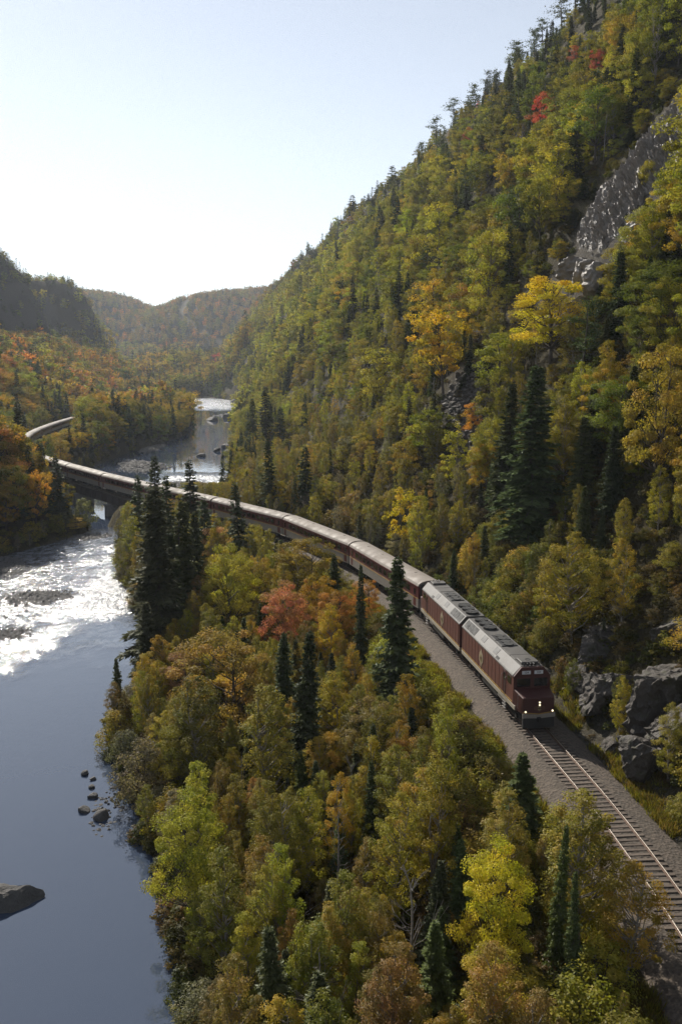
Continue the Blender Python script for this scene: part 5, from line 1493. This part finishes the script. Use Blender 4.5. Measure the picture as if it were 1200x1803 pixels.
def tint_of(i):
    r = np.random.default_rng(i*7+1); c = np.array(TINT[T_TINT[i]])*r.uniform(0.86, 1.42)*np.array([r.uniform(0.9, 1.1), r.uniform(0.93, 1.07), r.uniform(0.85, 1.2)])
    return c
def lod_of(i): return 0 if _fw[i] < 135 else (1 if _fw[i] < 520 else 2)

LABS = {}; GRPS = {}
for i in range(N_T):
    sp = T_SP[i]
    if not (single[i] or (sp == 'snag' and seen[i] >= 3)) or T_LAB[i]: continue
    lo, hi = SIZE[sp]; szw = 'small' if TH[i] < lo else ('tall' if TH[i] > hi else 'middling')
    lab = '%s %s %s %s' % (szw, WORDS[T_TINT[i]], WORD[sp], ZONES[T_ZONE[i]])
    nb = np.hypot(LMX-TX[i], LMY-TY[i]); j = int(np.argmin(nb))
    if nb[j] < 9+0.10*TY[i]:
        dx, dy = TX[i]-LMX[j], TY[i]-LMY[j]
        rel = ('left of' if dx < 0 else 'right of') if abs(dx) > abs(dy) else ('behind' if dy > 0 else 'in front of')
        lab = '%s %s %s %s the %s' % (szw, WORDS[T_TINT[i]], WORD[sp], rel, SHORT[j])
    LABS[i] = lab
    GRPS[i] = '%s %s' % ({'birch': 'birches', 'maple': 'maples', 'spruce': 'spruces', 'pine': 'pines', 'shrub': 'bushes', 'snag': 'dead trees'}[sp], ZONES[T_ZONE[i]])
_by = {}
for i, l in LABS.items(): _by.setdefault(l, []).append(i)
ORD = ['', 'second', 'third', 'fourth', 'fifth', 'sixth', 'seventh', 'eighth', 'ninth', 'tenth', 'eleventh', 'twelfth']
for l, ids in _by.items():
    if len(ids) < 2 or len(ids) > 22: continue
    ids.sort(key=lambda i: _px[i]); m = len(ids)
    for k, i in enumerate(ids):
        w = 'leftmost' if k == 0 else ('rightmost' if k == m-1 else ('%s from left' % ORD[k] if k < (m+1)//2 else '%s from right' % ORD[m-1-k]))
        if len(l.split())+len(w.split()) <= 16: LABS[i] = l+', '+w
SNAG = None
for i in range(N_T):
    sp = T_SP[i]; r = np.random.default_rng(i+99)
    loc = (TX[i], TY[i], TZ[i]-0.15); rz = r.uniform(0, 2*PI); tilt = r.normal(0, 0.025, 2)
    if sp == 'snag':
        p = LIB[('snag', 0)][int(r.integers(3))]
        if 'trunk' not in p:
            tv, tf = p['T'].trunk_arrays(); p['trunk'] = mesh_np('dead_tree', tv, [tf], [M['dead_wood']], smooth=True)
        if seen[i] < 3 and not T_LAB[i]: continue
        o = obj('dead_tree', p['trunk'], None, loc, (tilt[0]*2, tilt[1]*2, rz)); o.scale = (TH[i]/8.0,)*3
        tag(o, T_LAB[i] or LABS.get(i, 'bare grey dead tree'), 'tree', GRPS.get(i)); continue
    if not single[i]: continue
    lst = LIB[(sp, lod_of(i))]; p = lst[int(r.integers(len(lst)))]
    scl = (TR[i]/p['R'], TR[i]/p['R'], TH[i]/p['H']); tc = [float(c) for c in tint_of(i)]
    lab = T_LAB[i] or LABS[i]; grp = GRPS.get(i)
    if _pb[i]-_pt[i] > 40 and lod_of(i) < 2:
        root = empty(NAME[sp], loc, rz, lab, CAT[sp], grp); root.rotation_euler = (tilt[0], tilt[1], rz); root.scale = scl
        a, b = proto_parts(p); obj('trunk', a, root); c = obj('crown', b, root); c['tint'] = tc
    else:
        o = obj(NAME[sp], proto_joined(p), None, loc, (tilt[0], tilt[1], rz)); o.scale = scl; o['tint'] = tc; tag(o, lab, CAT[sp], grp)

# everything smaller: one scattered object per kind
def scatter_object(name, protos, ids_xyz, rot, scl, idx, tint, label):
    col = bpy.data.collections.new(name+'_forms')
    for k, me in enumerate(protos):
        o = bpy.data.objects.new('%s_form_%02d' % (name, k), me); col.objects.link(o)
    me = bpy.data.meshes.new(name); n = len(ids_xyz); me.vertices.add(n)
    me.vertices.foreach_set('co', np.asarray(ids_xyz, np.float32).ravel())
    for nm, typ, key, arr in (('rot', 'FLOAT_VECTOR', 'vector', rot), ('scl', 'FLOAT_VECTOR', 'vector', scl), ('idx', 'INT', 'value', idx), ('tint', 'FLOAT_COLOR', 'color', tint)):
        a = me.attributes.new(nm, typ, 'POINT'); a.data.foreach_set(key, np.asarray(arr, np.int32 if typ == 'INT' else np.float32).ravel())
    so = obj(name, me); tag(so, label, kind='stuff')
    g = bpy.data.node_groups.new(name+'_scatter', 'GeometryNodeTree')
    g.interface.new_socket('Geometry', in_out='INPUT', socket_type='NodeSocketGeometry'); g.interface.new_socket('Geometry', in_out='OUTPUT', socket_type='NodeSocketGeometry')
    N = g.nodes; gi = N.new('NodeGroupInput'); go = N.new('NodeGroupOutput'); ip = N.new('GeometryNodeInstanceOnPoints'); ci = N.new('GeometryNodeCollectionInfo')
    ci.inputs['Collection'].default_value = col; ci.inputs['Separate Children'].default_value = True; ci.inputs['Reset Children'].default_value = True
    def na(nm, t):
        q = N.new('GeometryNodeInputNamedAttribute'); q.data_type = t; q.inputs['Name'].default_value = nm; return q.outputs[0]
    Lk = g.links.new
    Lk(gi.outputs[0], ip.inputs['Points']); Lk(ci.outputs[0], ip.inputs['Instance']); ip.inputs['Pick Instance'].default_value = True
    Lk(na('idx', 'INT'), ip.inputs['Instance Index']); Lk(na('rot', 'FLOAT_VECTOR'), ip.inputs['Rotation']); Lk(na('scl', 'FLOAT_VECTOR'), ip.inputs['Scale']); Lk(ip.outputs[0], go.inputs[0])
    md = so.modifiers.new('scatter', 'NODES'); md.node_group = g
    return so

for spn in ('birch', 'maple', 'spruce', 'pine', 'shrub'):
    ids = [i for i in range(N_T) if T_SP[i] == spn and not single[i]]
    if not ids: continue
    pl = []; off = {}
    for l in range(3):
        off[l] = len(pl); pl += LIB[(spn, l)]
    xyz, rot, scl, idx, tint = [], [], [], [], []
    for i in ids:
        r = np.random.default_rng(i+99); l = lod_of(i); k = off[l]+int(r.integers(len(LIB[(spn, l)]))); p = pl[k]
        xyz.append((TX[i], TY[i], TZ[i]-0.15)); rot.append((r.normal(0, 0.025), r.normal(0, 0.025), r.uniform(0, 2*PI)))
        scl.append((TR[i]/p['R'], TR[i]/p['R'], TH[i]/p['H'])); idx.append(k); tint.append(tuple(tint_of(i))+(1.0,))
    scatter_object({'birch': 'birch_forest', 'maple': 'maple_forest', 'spruce': 'spruce_forest', 'pine': 'pine_forest', 'shrub': 'shrubbery'}[spn], [proto_joined(p) for p in pl], xyz, rot, scl, idx, tint,
                   'the many smaller and farther %s of the valley' % {'birch': 'birches', 'maple': 'maples', 'spruce': 'spruces', 'pine': 'pines', 'shrub': 'bushes'}[spn])

# undergrowth and grass
def ground_cover():
    xyz, rot, scl, idx, tint = [], [], [], [], []
    r = np.random.default_rng(8)
    for y0, y1, s in ((18, 120, 1.05), (120, 260, 1.9)):
        xs = np.arange(-(0.39*y1+15), 0.39*y1+25, s); ys = np.arange(y0, y1, s); X, Y = np.meshgrid(xs, ys); X = X.ravel()+r.uniform(-.5, .5, X.size)*s; Y = Y.ravel()+r.uniform(-.5, .5, Y.size)*s
        dt = track_d(X, Y); xr = river_r(Y); xl = river_l(Y)
        ok = ((X > xr+0.2) | (X < xl-0.5)) & ((dt > 4.0) | (dt < -5.2)) & (np.abs(X) < 0.385*Y+14) & ~((Y > 197) & (Y < 248) & (np.abs(dt) < 5)) & ~(in_face(X, Y, -0.3) & (r.random(len(X)) < 0.8))
        ok &= ~((X > 19.5) & (X < 30) & (Y > 56) & (Y < 84) & (r.random(len(X)) < 0.35)) & ~((scree_mask(X, Y) > 0.5) & (r.random(len(X)) < 0.55))
        X, Y = X[ok], Y[ok]; Z = height(X, Y)
        for x, y, z in zip(X, Y, Z):
            d_ = float(track_d(x, y)); h = r.uniform(0.5, 1.5)*(0.55 if -7 < d_ < 5.2 else 1.0); w = h*r.uniform(0.6, 1.0)/1.7; t = 0.72*np.array(TINT[('olive', 'brown', 'green', 'lime', 'gold', 'rust')[int(r.choice(6, p=[.36, .24, .18, .10, .06, .06]))]])*r.uniform(0.55, 1.0)
            xyz.append((x, y, z-0.1)); rot.append((0, 0, r.uniform(0, 6.28))); scl.append((w, w, h/3.2)); idx.append(int(r.integers(3))); tint.append((t[0], t[1], t[2], 1))
    scatter_object('undergrowth', [proto_joined(p) for p in LIB[('shrub', 1)]], xyz, rot, scl, idx, tint, 'low undergrowth covering the forest floor')
    # grass tufts
    T = Tree(60); m = 60; rr = T.r
    a = rr.uniform(0, 2*PI, m); b = np.stack([rr.normal(0, .16, m), rr.normal(0, .16, m), np.zeros(m)], 1)
    d = unit(np.stack([np.cos(a)*0.45, np.sin(a)*0.45, np.ones(m)], 1)); T.blades(b, d, unit(np.cross(d, rr.normal(size=(m, 3)))), rr.uniform(.25, .6, m), np.full(m, .022), rr.random(m))
    v, f, var = T.crown_arrays(); tuft = mesh_np('tuft', v, [f], [M['leaf']], attrs={'var': var})
    xyz, rot, scl, idx, tint = [], [], [], [], []
    Y = r.uniform(34, 150, 9000); dt = np.where(r.random(9000) < 0.72, -3.5-np.abs(r.normal(0, 2.0, 9000)), 3.5+np.abs(r.normal(0, 1.2, 9000)))
    X = track_x(Y)+dt*np.sqrt(1+track_slope(Y)**2); ok = (fbm(X*0.35, Y*0.35, 3, 88) > -0.12); X, Y = X[ok], Y[ok]; Z = height(X, Y)
    for x, y, z in zip(X, Y, Z):
        t = np.array(TINT[('lime', 'brown', 'olive')[int(r.integers(3))]])*r.uniform(0.5, 0.85); q = r.uniform(0.7, 1.5)
        xyz.append((x, y, z-0.03)); rot.append((0, 0, r.uniform(0, 6.28))); scl.append((q, q, q)); idx.append(0); tint.append((t[0], t[1], t[2], 1))
    scatter_object('grass', [tuft], xyz, rot, scl, idx, tint, 'dry grass tufts along the ballast')
ground_cover()

# ------------------------------------------------------------------ haze
def build_haze():
    me = MB().box(-3700, 3700, -190, 4700, -16, 420).mesh('haze', bpy.data.materials.new('haze_air'))
    m = me.materials[0]; m.use_nodes = True; nt = m.node_tree
    nt.nodes.remove(nt.nodes['Principled BSDF'])
    v = nt.nodes.new('ShaderNodeVolumePrincipled')
    v.inputs['Color'].default_value = (0.80, 0.88, 1.0, 1); v.inputs['Density'].default_value = 0.00011; v.inputs['Anisotropy'].default_value = 0.2
    nt.links.new(v.outputs[0], nt.nodes['Material Output'].inputs['Volume'])
    tag(obj('haze', me), 'thin blue autumn haze filling the valley', kind='stuff')
build_haze()
